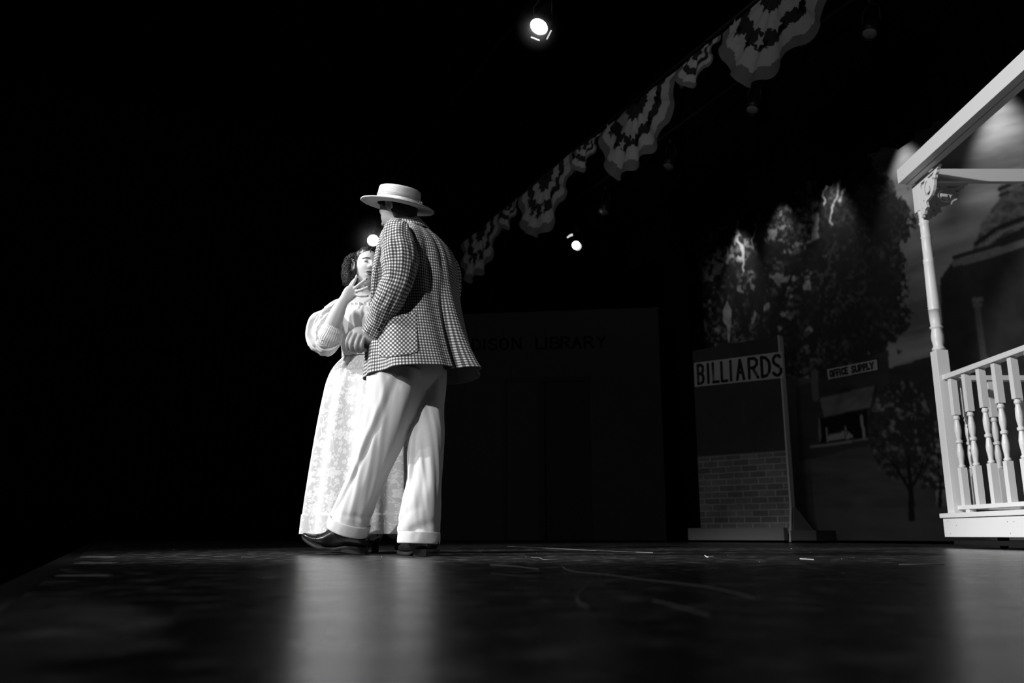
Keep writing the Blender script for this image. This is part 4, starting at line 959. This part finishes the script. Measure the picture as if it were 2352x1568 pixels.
# ------------------------------------------------------------------ gazebo
gz = thing('gazebo', 'white wooden gazebo on a low wheeled base at the right edge of the stage', 'gazebo', (3.10+1.2, 6.2-1.2, 0))
GX, GY, GW = 3.10, 6.19, 2.5
def gp(mb, name, par=gz, m=None, bev=True): return mb.build(name, m or M['gazebo'], par, smooth=False, mods=[('BEVEL', dict(width=.003, segments=2, limit_method='ANGLE'))] if bev else ())
TURN = [(.040, 0), (.047, .012), (.047, .022), (.040, .030), (.036, .045), (.043, .10), (.044, .13), (.036, .185), (.037, .195), (.046, .203), (.046, .213), (.037, .222), (.040, .26), (.043, .36), (.0445, .360), (.039, .368), (.0445, .378), (.039, .388), (.0445, .398), (.042, .406), (.0405, .62), (.0385, .79), (.042, .798), (.036, .808), (.042, .818), (.036, .828), (.0365, 1.02), (.041, 1.03), (.036, 1.04), (.0355, 1.14), (.042, 1.155), (.042, 1.165), (.034, 1.175), (.038, 1.19), (.034, 1.205), (.038, 1.22), (.034, 1.235), (.040, 1.25), (.040, 1.27)]
def post(x, y, name='post'):
    zb = 1.41; pm = MB(); pm.cbox((x, y, (.240+zb)/2), .09, .09, zb-.240)
    c = gp(pm, name); pm = MB(); pm.cbox((x, y, 2.61), .09, .09, .22); gp(pm, 'capital_block', c)
    k = (2.50-zb)/1.27; MB().lathe((x, y, zb), [(r, h*k) for r, h in TURN], 32).build('turned_shaft', M['gazebo'], c)
    return c
zpost = GX+.045
post(GX+.045, GY-.045); post(GX+.045, GY-.045-GW+.09); post(GX+GW-.045, GY-.045)
bmk = MB(); bmk.box((GX-.015, GY+.05, .075), (0, -GW-.1, 0), (GW+.1, 0, 0), (0, 0, .13)); gp(bmk, 'base')
bmk = MB(); bmk.box((GX-.03, GY+.065, .207), (0, -GW-.13, 0), (GW+.13, 0, 0), (0, 0, .032)); gp(bmk, 'deck')
bmk = MB(); bmk.box((GX+.02, GY+.0, .022), (0, -GW+.1, 0), (GW-.1, 0, 0), (0, 0, .03)); gp(bmk, 'wagon_frame', gz, M['black_metal'])
for x, y in ((GX+.12, GY-.45), (GX+.12, GY-2.1), (GX+2.2, GY-.45), (GX+2.2, GY-2.1)):
    q = MB().lathe((x, y, .031), [(.001, -.015), (.030, -.015), (.030, .015), (.001, .015)], 20, (1, 0, 0), (0, 0, 1)); q.cbox((x, y, .060), .05, .05, .03); q.build('caster', M['black_metal'], gz)
nm = MB()
for y, z in ((GY-.02, .185), (GY-.04, .10), (GY-.13, .155), (GY-.76, .17), (GY-.83, .17), (GY-.78, .10)): MB().lathe((GX-.0155, y, z), [(.0001, 0), (.004, 0), (.003, .0012), (.0001, .0012)], 8, (-1, 0, 0), (0, 0, 1)).build('nail_head', M['nailhead'], gz)
BAL = [(.016, 0), (.021, .006), (.021, .014), (.014, .022), (.016, .05), (.0205, .085), (.021, .11), (.016, .15), (.013, .168), (.021, .176), (.021, .186), (.0215, .19), (.013, .198), (.017, .22), (.0205, .255), (.020, .285), (.014, .335), (.020, .345), (.020, .355), (.015, .365), (.015, .37)]
def baluster(c, rot, par):
    x, y = c; m_ = MB(); m_.cbox((0, 0, .419), .044, .044, .26); m_.cbox((0, 0, 1.052), .044, .044, .262); m_.lathe((0, 0, .549), [(r*1.1, h) for r, h in BAL], 20)
    m_.v = [Vector((x+v.x, y+v.y, v.z)) for v in m_.v]; return gp(m_, 'baluster', par, bev=False)
RXc = GX+.062
ra = MB(); ra.box((RXc-.037, GY-.08, 1.186), (0, -GW+.16, 0), (.074, 0, 0), (0, 0, .036)); ra = gp(ra, 'handrail')
b_ = MB(); b_.box((RXc-.03, GY-.08, .262), (0, -GW+.16, 0), (.06, 0, 0), (0, 0, .028)); b_.cbox((RXc, GY-.20, .25), .05, .05, .03); gp(b_, 'bottom_rail')
rb = MB(); rb.box((GX+.08, GY-.082, 1.186), (GW-.16, 0, 0), (0, .074, 0), (0, 0, .036)); gp(rb, 'handrail')
b_ = MB(); b_.box((GX+.08, GY-.075, .262), (GW-.16, 0, 0), (0, .06, 0), (0, 0, .028)); gp(b_, 'bottom_rail')
for k in range(11):
    baluster((RXc, GY-.150-k*.188), 0, gz)
for k in range(11): baluster((GX+.19+k*.196, GY-.045), 0, gz)
bm_ = MB(); bm_.box((GX-.125, GY-.045, 2.725), (0, -GW-.1, 0), (.062, 0, 0), (0, 0, .115)); gp(bm_, 'roof_beam')
bm_ = MB(); bm_.box((GX-.061, GY-.03, 2.722), (0, -GW+.05, 0), (.058, 0, 0), (0, 0, .09)); gp(bm_, 'beam_plate')
bm_ = MB(); bm_.box((GX+.0, GY-.075, 2.735), (GW+.1, 0, 0), (0, .05, 0), (0, 0, .105)); gp(bm_, 'roof_beam')
nm = MB()
for y, z in ((GY-.10, 2.80), (GY-.13, 2.765), (GY-.09, 2.745)): MB().lathe((GX-.1255, y, z), [(.0001, 0), (.004, 0), (.003, .0012), (.0001, .0012)], 8, (-1, 0, 0), (0, 0, 1)).build('nail_head', M['nailhead'], gz)
def spiral_slot(cx, cy, r0, r1, a0, a1, w):
    n = 26; pts = [(cx+(r0+(r1-r0)*i/n)*math.cos(a0+(a1-a0)*i/n), cy+(r0+(r1-r0)*i/n)*math.sin(a0+(a1-a0)*i/n)) for i in range(n+1)]
    L, R = [], []
    for i, (x, y) in enumerate(pts):
        a, b = pts[max(0, i-1)], pts[min(n, i+1)]; dx, dy = b[0]-a[0], b[1]-a[1]; l = math.hypot(dx, dy); wd = w*(.5+.5*math.sin(PI*min(1, .25+i/n*.75))) if i < n else w*.3
        L.append((x-dy/l*wd, y+dx/l*wd)); R.append((x+dy/l*wd, y-dx/l*wd))
    return L+R[::-1]
def circ(cx, cy, r, k=1): return [(cx+r*math.cos(2*PI*i/14), cy+r*k*math.sin(2*PI*i/14)) for i in range(14)]
outl = [(0, 0), (.335, 0), (.320, -.016), (.300, -.022), (.292, -.040), (.268, -.050), (.262, -.068), (.245, -.078), (.236, -.115), (.215, -.150), (.180, -.175), (.135, -.186), (.100, -.190), (.092, -.205), (.100, -.235), (.065, -.246), (.050, -.270), (.028, -.262), (.018, -.285), (0, -.285)]
slots = [spiral_slot(.150, -.112, .012, .066, .8, -4.6, .013), circ(.066, -.175, .010), circ(.232, -.066, .016, .65), [(.045, -.025), (.115, -.025), (.100, -.045), (.060, -.055), (.04, -.09), (.035, -.05)], [(.150, -.022), (.265, -.022), (.225, -.040), (.170, -.042)], circ(.04, -.225, .008)]
cu = bpy.data.curves.new('tmp', 'CURVE'); cu.dimensions = '2D'; cu.fill_mode = 'BOTH'; cu.extrude = .010; cu.bevel_depth = .0015; cu.bevel_resolution = 1
for pl in [outl]+slots:
    s_ = cu.splines.new('POLY'); s_.points.add(len(pl)-1); s_.use_cyclic_u = True
    for p_, (x, y) in zip(s_.points, pl): p_.co = (x, y, 0, 1)
to = bpy.data.objects.new('tmp', cu); C.objects.link(to); bpy.context.view_layer.update()
bme = bpy.data.meshes.new_from_object(to); bv = [v.co.copy() for v in bme.vertices]; bf = [tuple(p.vertices) for p in bme.polygons]; bpy.data.objects.remove(to)
q = Vector((GX+.09, GY-.03, 2.735)); mk('scroll_bracket', [q+Vector((v.x, v.z, v.y)) for v in bv], bf, M['gazebo'], gz, smooth=False)
q = Vector((GX+.012, GY-.09, 2.715)); mk('scroll_bracket', [q+Vector((v.z, -v.x, v.y)) for v in bv], bf, M['gazebo'], gz, smooth=False)
# ------------------------------------------------------------------ bunting
BN, BZ = 5.1, 5.0
M['b_dark'] = mat('navy_bunting_cloth', .02, .8); M['b_light'] = mat('white_bunting_cloth', .45, .8); M['b_red'] = mat('red_bunting_cloth', .16, .8)
def star(c, r, rot, parent):
    vs = [c]; 
    for i in range(10):
        a = rot+PI*i/5; rr = r if i % 2 == 0 else r*.42; vs.append(c+SD*rr*math.cos(a)+Vector((0, 0, rr*math.sin(a))))
    mk('star', [v-ND*.0 for v in vs], [(0, 1+i, 1+(i+1) % 10) for i in range(10)], M['b_light'], parent, smooth=False, mods=[('SOLIDIFY', dict(thickness=.002))])
def fan(s_near, s_far, drop_, label, group, seed, stars=True, npl=6):
    rr = random.Random(seed); cs = (s_near+s_far)/2; W_ = (s_far-s_near)/2; c = SN(cs, BN, BZ); vs = []; fs = []; mi = []; NR, NA = 40, 180
    o0 = thing('bunting_fan', label, 'bunting', c, group)
    pa = [rr.uniform(0, 6.28) for _ in range(3)]
    def pt(rho, ph):
        pl = math.sin(npl*2*ph+pa[0]+.8*math.sin(3*ph+pa[1])); sq = math.copysign(abs(pl)**.6, pl)
        droop = 1+.05*math.sin(5*ph+pa[2])*rho
        return c+SD*(math.cos(ph)*rho*W_)-Vector((0, 0, 1))*(math.sin(ph)*rho*drop_*droop+.03*rho*(1-abs(math.cos(ph)))*pl)+ND*(.035*rho*sq-.10*math.sin(ph)*rho)
    for i in range(NR+1):
        for j in range(NA+1): vs.append(pt(.06+.94*i/NR, PI*j/NA))
    for i in range(NR):
        for j in range(NA):
            a = i*(NA+1)+j; fs.append((a, a+1, a+NA+2, a+NA+1)); ph = PI*j/NA; r_ = .06+.94*(i+.5)/NR+.022*math.sin(npl*2*ph+pa[0]+1.4)+.012*math.sin(npl*5*ph)
            mi.append(0 if r_ < .27 else 1 if r_ < .47 else 0 if r_ < .66 else 1 if r_ < .86 else 2)
    f_ = mk('cloth', vs, fs, [M['b_dark'], M['b_light'], M['b_red']], o0); f_.data.polygons.foreach_set('material_index', mi); f_.data.update()
    if stars:
        for k in range(6):
            ph = PI*(.10+.16*k)+rr.uniform(-.03, .03); star(pt(.62, ph)-ND*.07, .08 if W_ > .5 else .03, rr.uniform(0, 1), o0)
    return o0
def s_at(Y): X = (BN-.4186*Y)/.9082; return -.4186*X+.9082*Y
lab = ['fan bunting swag at the top right, nearest the camera and cut by the frame', 'second fan bunting swag from the right, with stars showing', 'third fan bunting swag from the right, above the small round lamp', 'farthest fan bunting swag at the lower left end of the row']
for k in range(4):
    yn = 7.68-1.52+k*2.12; fan(s_at(yn), s_at(yn+1.5), .90, lab[k], 'large bunting fans', 3+k)
lab = ['small gathered bunting swag between the two nearest large fans', 'small gathered bunting swag between the second and third large fans', 'small gathered bunting swag between the third and farthest large fans']
for k in range(3):
    yn = 7.68+k*2.12; fan(s_at(yn)+.0, s_at(yn+.62), .42, lab[k], 'small bunting swags', 13+k, False, 4)
pp = MB(); pp.tube([SN(s_at(5.0), BN+.02, BZ+.045), SN(s_at(14.2), BN+.02, BZ+.045)], .018, 12)
tag(pp.build('batten_pipe', M['edge'], origin=SN(s_at(9), BN, BZ)), 'long pipe carrying the bunting across the top of the stage', 'pipe')
# ------------------------------------------------------------------ stage lights
def lantern(lens_c, face, r, label, group, on=True, barn=True):
    face = Vector(face).normalized(); o0 = thing('stage_light', label, 'stage light', lens_c-face*.1, group); up = Vector((0, 0, 1)); sd = face.cross(up).normalized(); u2 = sd.cross(face)
    MB().lathe(lens_c, [(r*.55, -.34), (r*.75, -.33), (r*.95, -.18), (r*1.12, -.10), (r*1.14, .012), (r*1.02, .012), (r*1.0, -.006)], 32, face, up, caps=False).build('housing', M['black_metal'], o0)
    if on: MB().lathe(lens_c, [(r, -.006), (r*.8, .006), (r*.4, .013), (.0005, .015)], 32, face, up).build('lens', M['lamp'], o0)
    else: MB().lathe(lens_c, [(r, -.006), (r*.8, .006), (r*.4, .013), (.0005, .015)], 32, face, up).build('lens', M['dim_glass'], o0)
    yk = MB(); yk.tube([lens_c-face*.13+sd*r*1.25, lens_c-face*.13+sd*r*1.3+up*.18, lens_c-face*.13+up*.26, lens_c-face*.13-sd*r*1.3+up*.18, lens_c-face*.13-sd*r*1.25], .010, 8); yk.build('yoke', M['black_metal'], o0)
    cl = MB(); cl.cbox(tuple(lens_c-face*.13+up*.30), .05, .05, .09); cl.build('clamp', M['black_metal'], o0)
    return o0, sd, u2, face
def aim(p, jitter=(0, 0, 0)): return (Vector((0, 0, CAMH))-p).normalized()+Vector(jitter)
c1 = P(1238, 61, 7.5); o1, sd1, u21, f1 = lantern(c1, aim(c1, (-.45, .25, -.75)), .088, 'bright stage light high above the man, facing the camera', 'lit stage lights')
rot = lambda a: sd1*math.cos(a)+u21*math.sin(a)
for a, L_, w2 in ((-2.15, .055, .012), (-.75, .045, .007)):
    d_ = rot(a); t2 = rot(a+PI/2); q = c1+d_*.118+f1*.03; MB().box(q-t2*L_, t2*2*L_, d_*w2, f1*.01).build('barn_door_edge', M['metal_glow'], o1, smooth=False)  # edges glow by emission, standing in for lamp light on them
c2 = P(857, 552, 13.4); o2, *_ = lantern(c2, aim(c2), .088, 'glowing stage light just above the head of the woman', 'lit stage lights')
c3 = P(1323, 563, 13.6); o3, sd3, u23, f3 = lantern(c3, aim(c3, (-.2, 0, .0)), .066, 'small round glowing stage light right of the man below the bunting', 'lit stage lights')
MB().lathe(c3+sd3*-.018-u23*.02-f3*.02, [(.070, 0), (.066, .004), (.001, .004)], 28, f3, (0, 0, 1)).build('reflector_rim', M['metal_glow'], o3)
c4 = P(1309, 541, 13.6); q4 = MB(); q4.tube([c4+Vector((-.045, 0, -.035)), c4, c4+Vector((.03, 0, .012)), c4+Vector((.045, 0, .02))], [.012, .016, .02, .016], 10); q4.build('glowing_bracket', M['metal_glow'], o3)  # bracket emits its own glow instead of catching the lamp
M['lamp_halo'] = bpy.data.materials.new('lamp_halo_scatter'); M['lamp_halo'].use_nodes = True; _n = M['lamp_halo'].node_tree; _n.nodes.clear()  # local scatter added to give lamps a glare halo
_o = _n.nodes.new('ShaderNodeOutputMaterial'); _v = _n.nodes.new('ShaderNodeVolumeScatter'); _v.inputs['Anisotropy'].default_value = .3; _g = G(_n)
_t = _n.nodes.new('ShaderNodeTexCoord'); _l = _n.nodes.new('ShaderNodeVectorMath'); _l.operation = 'LENGTH'; _n.links.new(_t.outputs['Object'], _l.inputs[0])
_d = _g.m('MULTIPLY', _g.m('MAXIMUM', _g.m('SUBTRACT', 1, _g.m('DIVIDE', _l.outputs['Value'], .5)), 0), .55); _n.links.new(_d, _v.inputs['Density']); _n.links.new(_v.outputs[0], _o.inputs['Volume'])
for cc_, lb_ in ((c2, 'added scattering halo around the lamp above the woman'), (c1, 'added scattering halo around the bright lamp high above the man')):
    hz = MB().ball(cc_, .5, n=14).build('lamp_halo', M['lamp_halo'], origin=cc_)  # ball of scatter added round the lens for its halo
    if cc_ is c1: hz.scale = (.5, .5, .5)
    tag(hz, lb_, 'lamp_halo', kind='stuff')
light('SPOT', 'lamp_beam', c2+aim(c2)*.15, P(838, 600, 4.5), 900, ang=6, blend=.8, soft=.08)
ep = MB(); ep.tube([SN(-1, 3.4, 5.34), SN(14.4, 3.4, 5.34)], .024, 10); tag(ep.build('lighting_pipe', M['black_cloth'], origin=SN(7, 3.4, 5.3)), 'black lighting pipe above the stage carrying the bright lights', 'pipe')
lab = ['unlit round stage light nearest the camera, top right', 'unlit round stage light below the nearest large bunting fan', 'unlit round stage light beside the second bunting fan', 'farthest unlit round stage light, low behind the bunting']
for (x, y), l_ in zip(((1997, 77), (1728, 252), (1535, 382), (1386, 485)), lab):
    q = onplane(x, y, 6.7); lantern(q, (-.35, -.2, -.8), .080, l_, 'unlit stage lights', False, False)
ep = MB(); ep.tube([SN(1, 6.62, onplane(1728, 252, 6.7).z+.42), SN(12.5, 6.62, onplane(1728, 252, 6.7).z+.42)], .024, 10); tag(ep.build('lighting_pipe', M['black_metal'], origin=SN(7, 6.62, 5.5)), 'black lighting pipe in front of the border curtain with unlit lights', 'pipe')
# ------------------------------------------------------------------ marks and bits on the floor
def G0(px, py): r = PR(px, py); t = -CAMH/r.z; return Vector((0, 0, CAMH))+r*t
def thread(pts, r, label, name='thread', m=None, group=None):
    w_ = [G0(*p)+Vector((0, 0, r)) for p in pts]; q = feather(w_, 40); q = [Vector((a.x, a.y, r)) for a in q]
    o = MB().tube(q, r, 6).build(name, m or M['thread'], origin=(q[0].x, q[0].y, 0)); return tag(o, label, 'thread', group)
M['dull'] = mat('dull_scuffed_thread', .22, .8)
thread([(1292, 1301), (1312, 1312), (1390, 1320), (1480, 1332), (1580, 1343), (1660, 1356), (1735, 1376)], .0011, 'long pale thread curving across the floor right of the man', m=M['dull'])
thread([(1385, 1322), (1362, 1334), (1340, 1352), (1326, 1370), (1330, 1385), (1352, 1396)], .0012, 'hooked pale thread on the floor below the long one', m=M['dull'])
thread([(1126, 1298), (1180, 1301), (1238, 1308)], .0014, 'short bright thread lying just right of the man', m=M['dull'])
thread([(1100, 1320), (1130, 1317), (1170, 1321), (1240, 1322)], .0007, 'faint curved thread on the floor below the short bright one', m=M['dull'])
thread([(1165, 1255), (1250, 1259), (1330, 1263), (1420, 1267), (1500, 1270)], .0022, 'long straight thread far back on the floor before the library flat', m=M['dull'])
thread([(1500, 1380), (1560, 1395), (1630, 1415)], .0010, 'blurred thread on the floor nearest the camera', m=M['dull'])
thread([(1619, 1276), (1625, 1280), (1638, 1279)], .0022, 'tiny curled thread before the billiards flat')
thread([(1838, 1284), (1870, 1286)], .0020, 'short straight thread between billiards flat and gazebo')
thread([(2065, 1297), (2110, 1297), (2168, 1296)], .0014, 'pale thread on the floor beside the gazebo')
thread([(1220, 1280), (1238, 1281), (1250, 1285), (1280, 1285)], .0010, 'fine wavy thread on the floor below the library flat', m=M['dull'])
def tape(a, b, w_, label):
    p, q = G0(*a), G0(*b); p.z = q.z = .0005; d = (q-p).normalized(); s = Vector((-d.y, d.x, 0))*w_
    o = MB().box(p-s/2, q-p, s, (0, 0, .0008)).build('floor_tape', M['tape'], origin=((p.x+q.x)/2, (p.y+q.y)/2, 0), smooth=False); tag(o, label, 'floor tape', 'tape marks by the stage edge')
tape((178, 1293), (267, 1293), .05, 'brighter strip of floor tape at the left by the stage edge')
tape((135, 1322), (255, 1322), .035, 'nearer wide strip of floor tape at the left by the stage edge')
tape((190, 1279), (266, 1279), .045, 'faint farther strip of floor tape at the left by the stage edge')
rs_ = random.Random(4)
sp_ = [(1208, 1279), (1232, 1270), (1290, 1297), (1464, 1296), (1640, 1301), (1672, 1275), (1745, 1290), (1818, 1260), (1851, 1283), (1861, 1269), (1934, 1283), (1961, 1281), (2053, 1286), (2060, 1316), (1637, 1342), (1378, 1327), (1396, 1318), (1936, 1317), (877, 1279), (939, 1284), (556, 1280), (400, 1262), (2115, 1332), (1296, 1316), (1104, 1268), (1424, 1266)]
for i, (x, y) in enumerate(sp_):
    p = G0(x, y); r = K(p)*rs_.uniform(.8, 1.7)
    o = MB().ball((p.x, p.y, r*.35), r, r*.7, r*.35, 5).build('dust_speck', M['thread'], origin=(p.x, p.y, 0)); 
    wh = 'on the floor left of the couple' if x < 700 else 'on the floor just in front of the man' if x < 1000 else 'on the floor before the dark library flat' if x < 1340 else 'beside the long pale thread' if x < 1500 and y > 1310 else 'on the floor between the library and billiards flats' if x < 1600 else 'on the floor before the billiards flat' if x < 1830 else 'on the floor between the billiards flat and the gazebo'
    tag(o, ('nearer' if y > 1305 else 'far' if y < 1276 else 'small') + ' pale speck of debris ' + wh, 'debris', 'specks of debris ' + wh)
for o in bpy.data.objects:
    if '_o' in o: del o['_o']
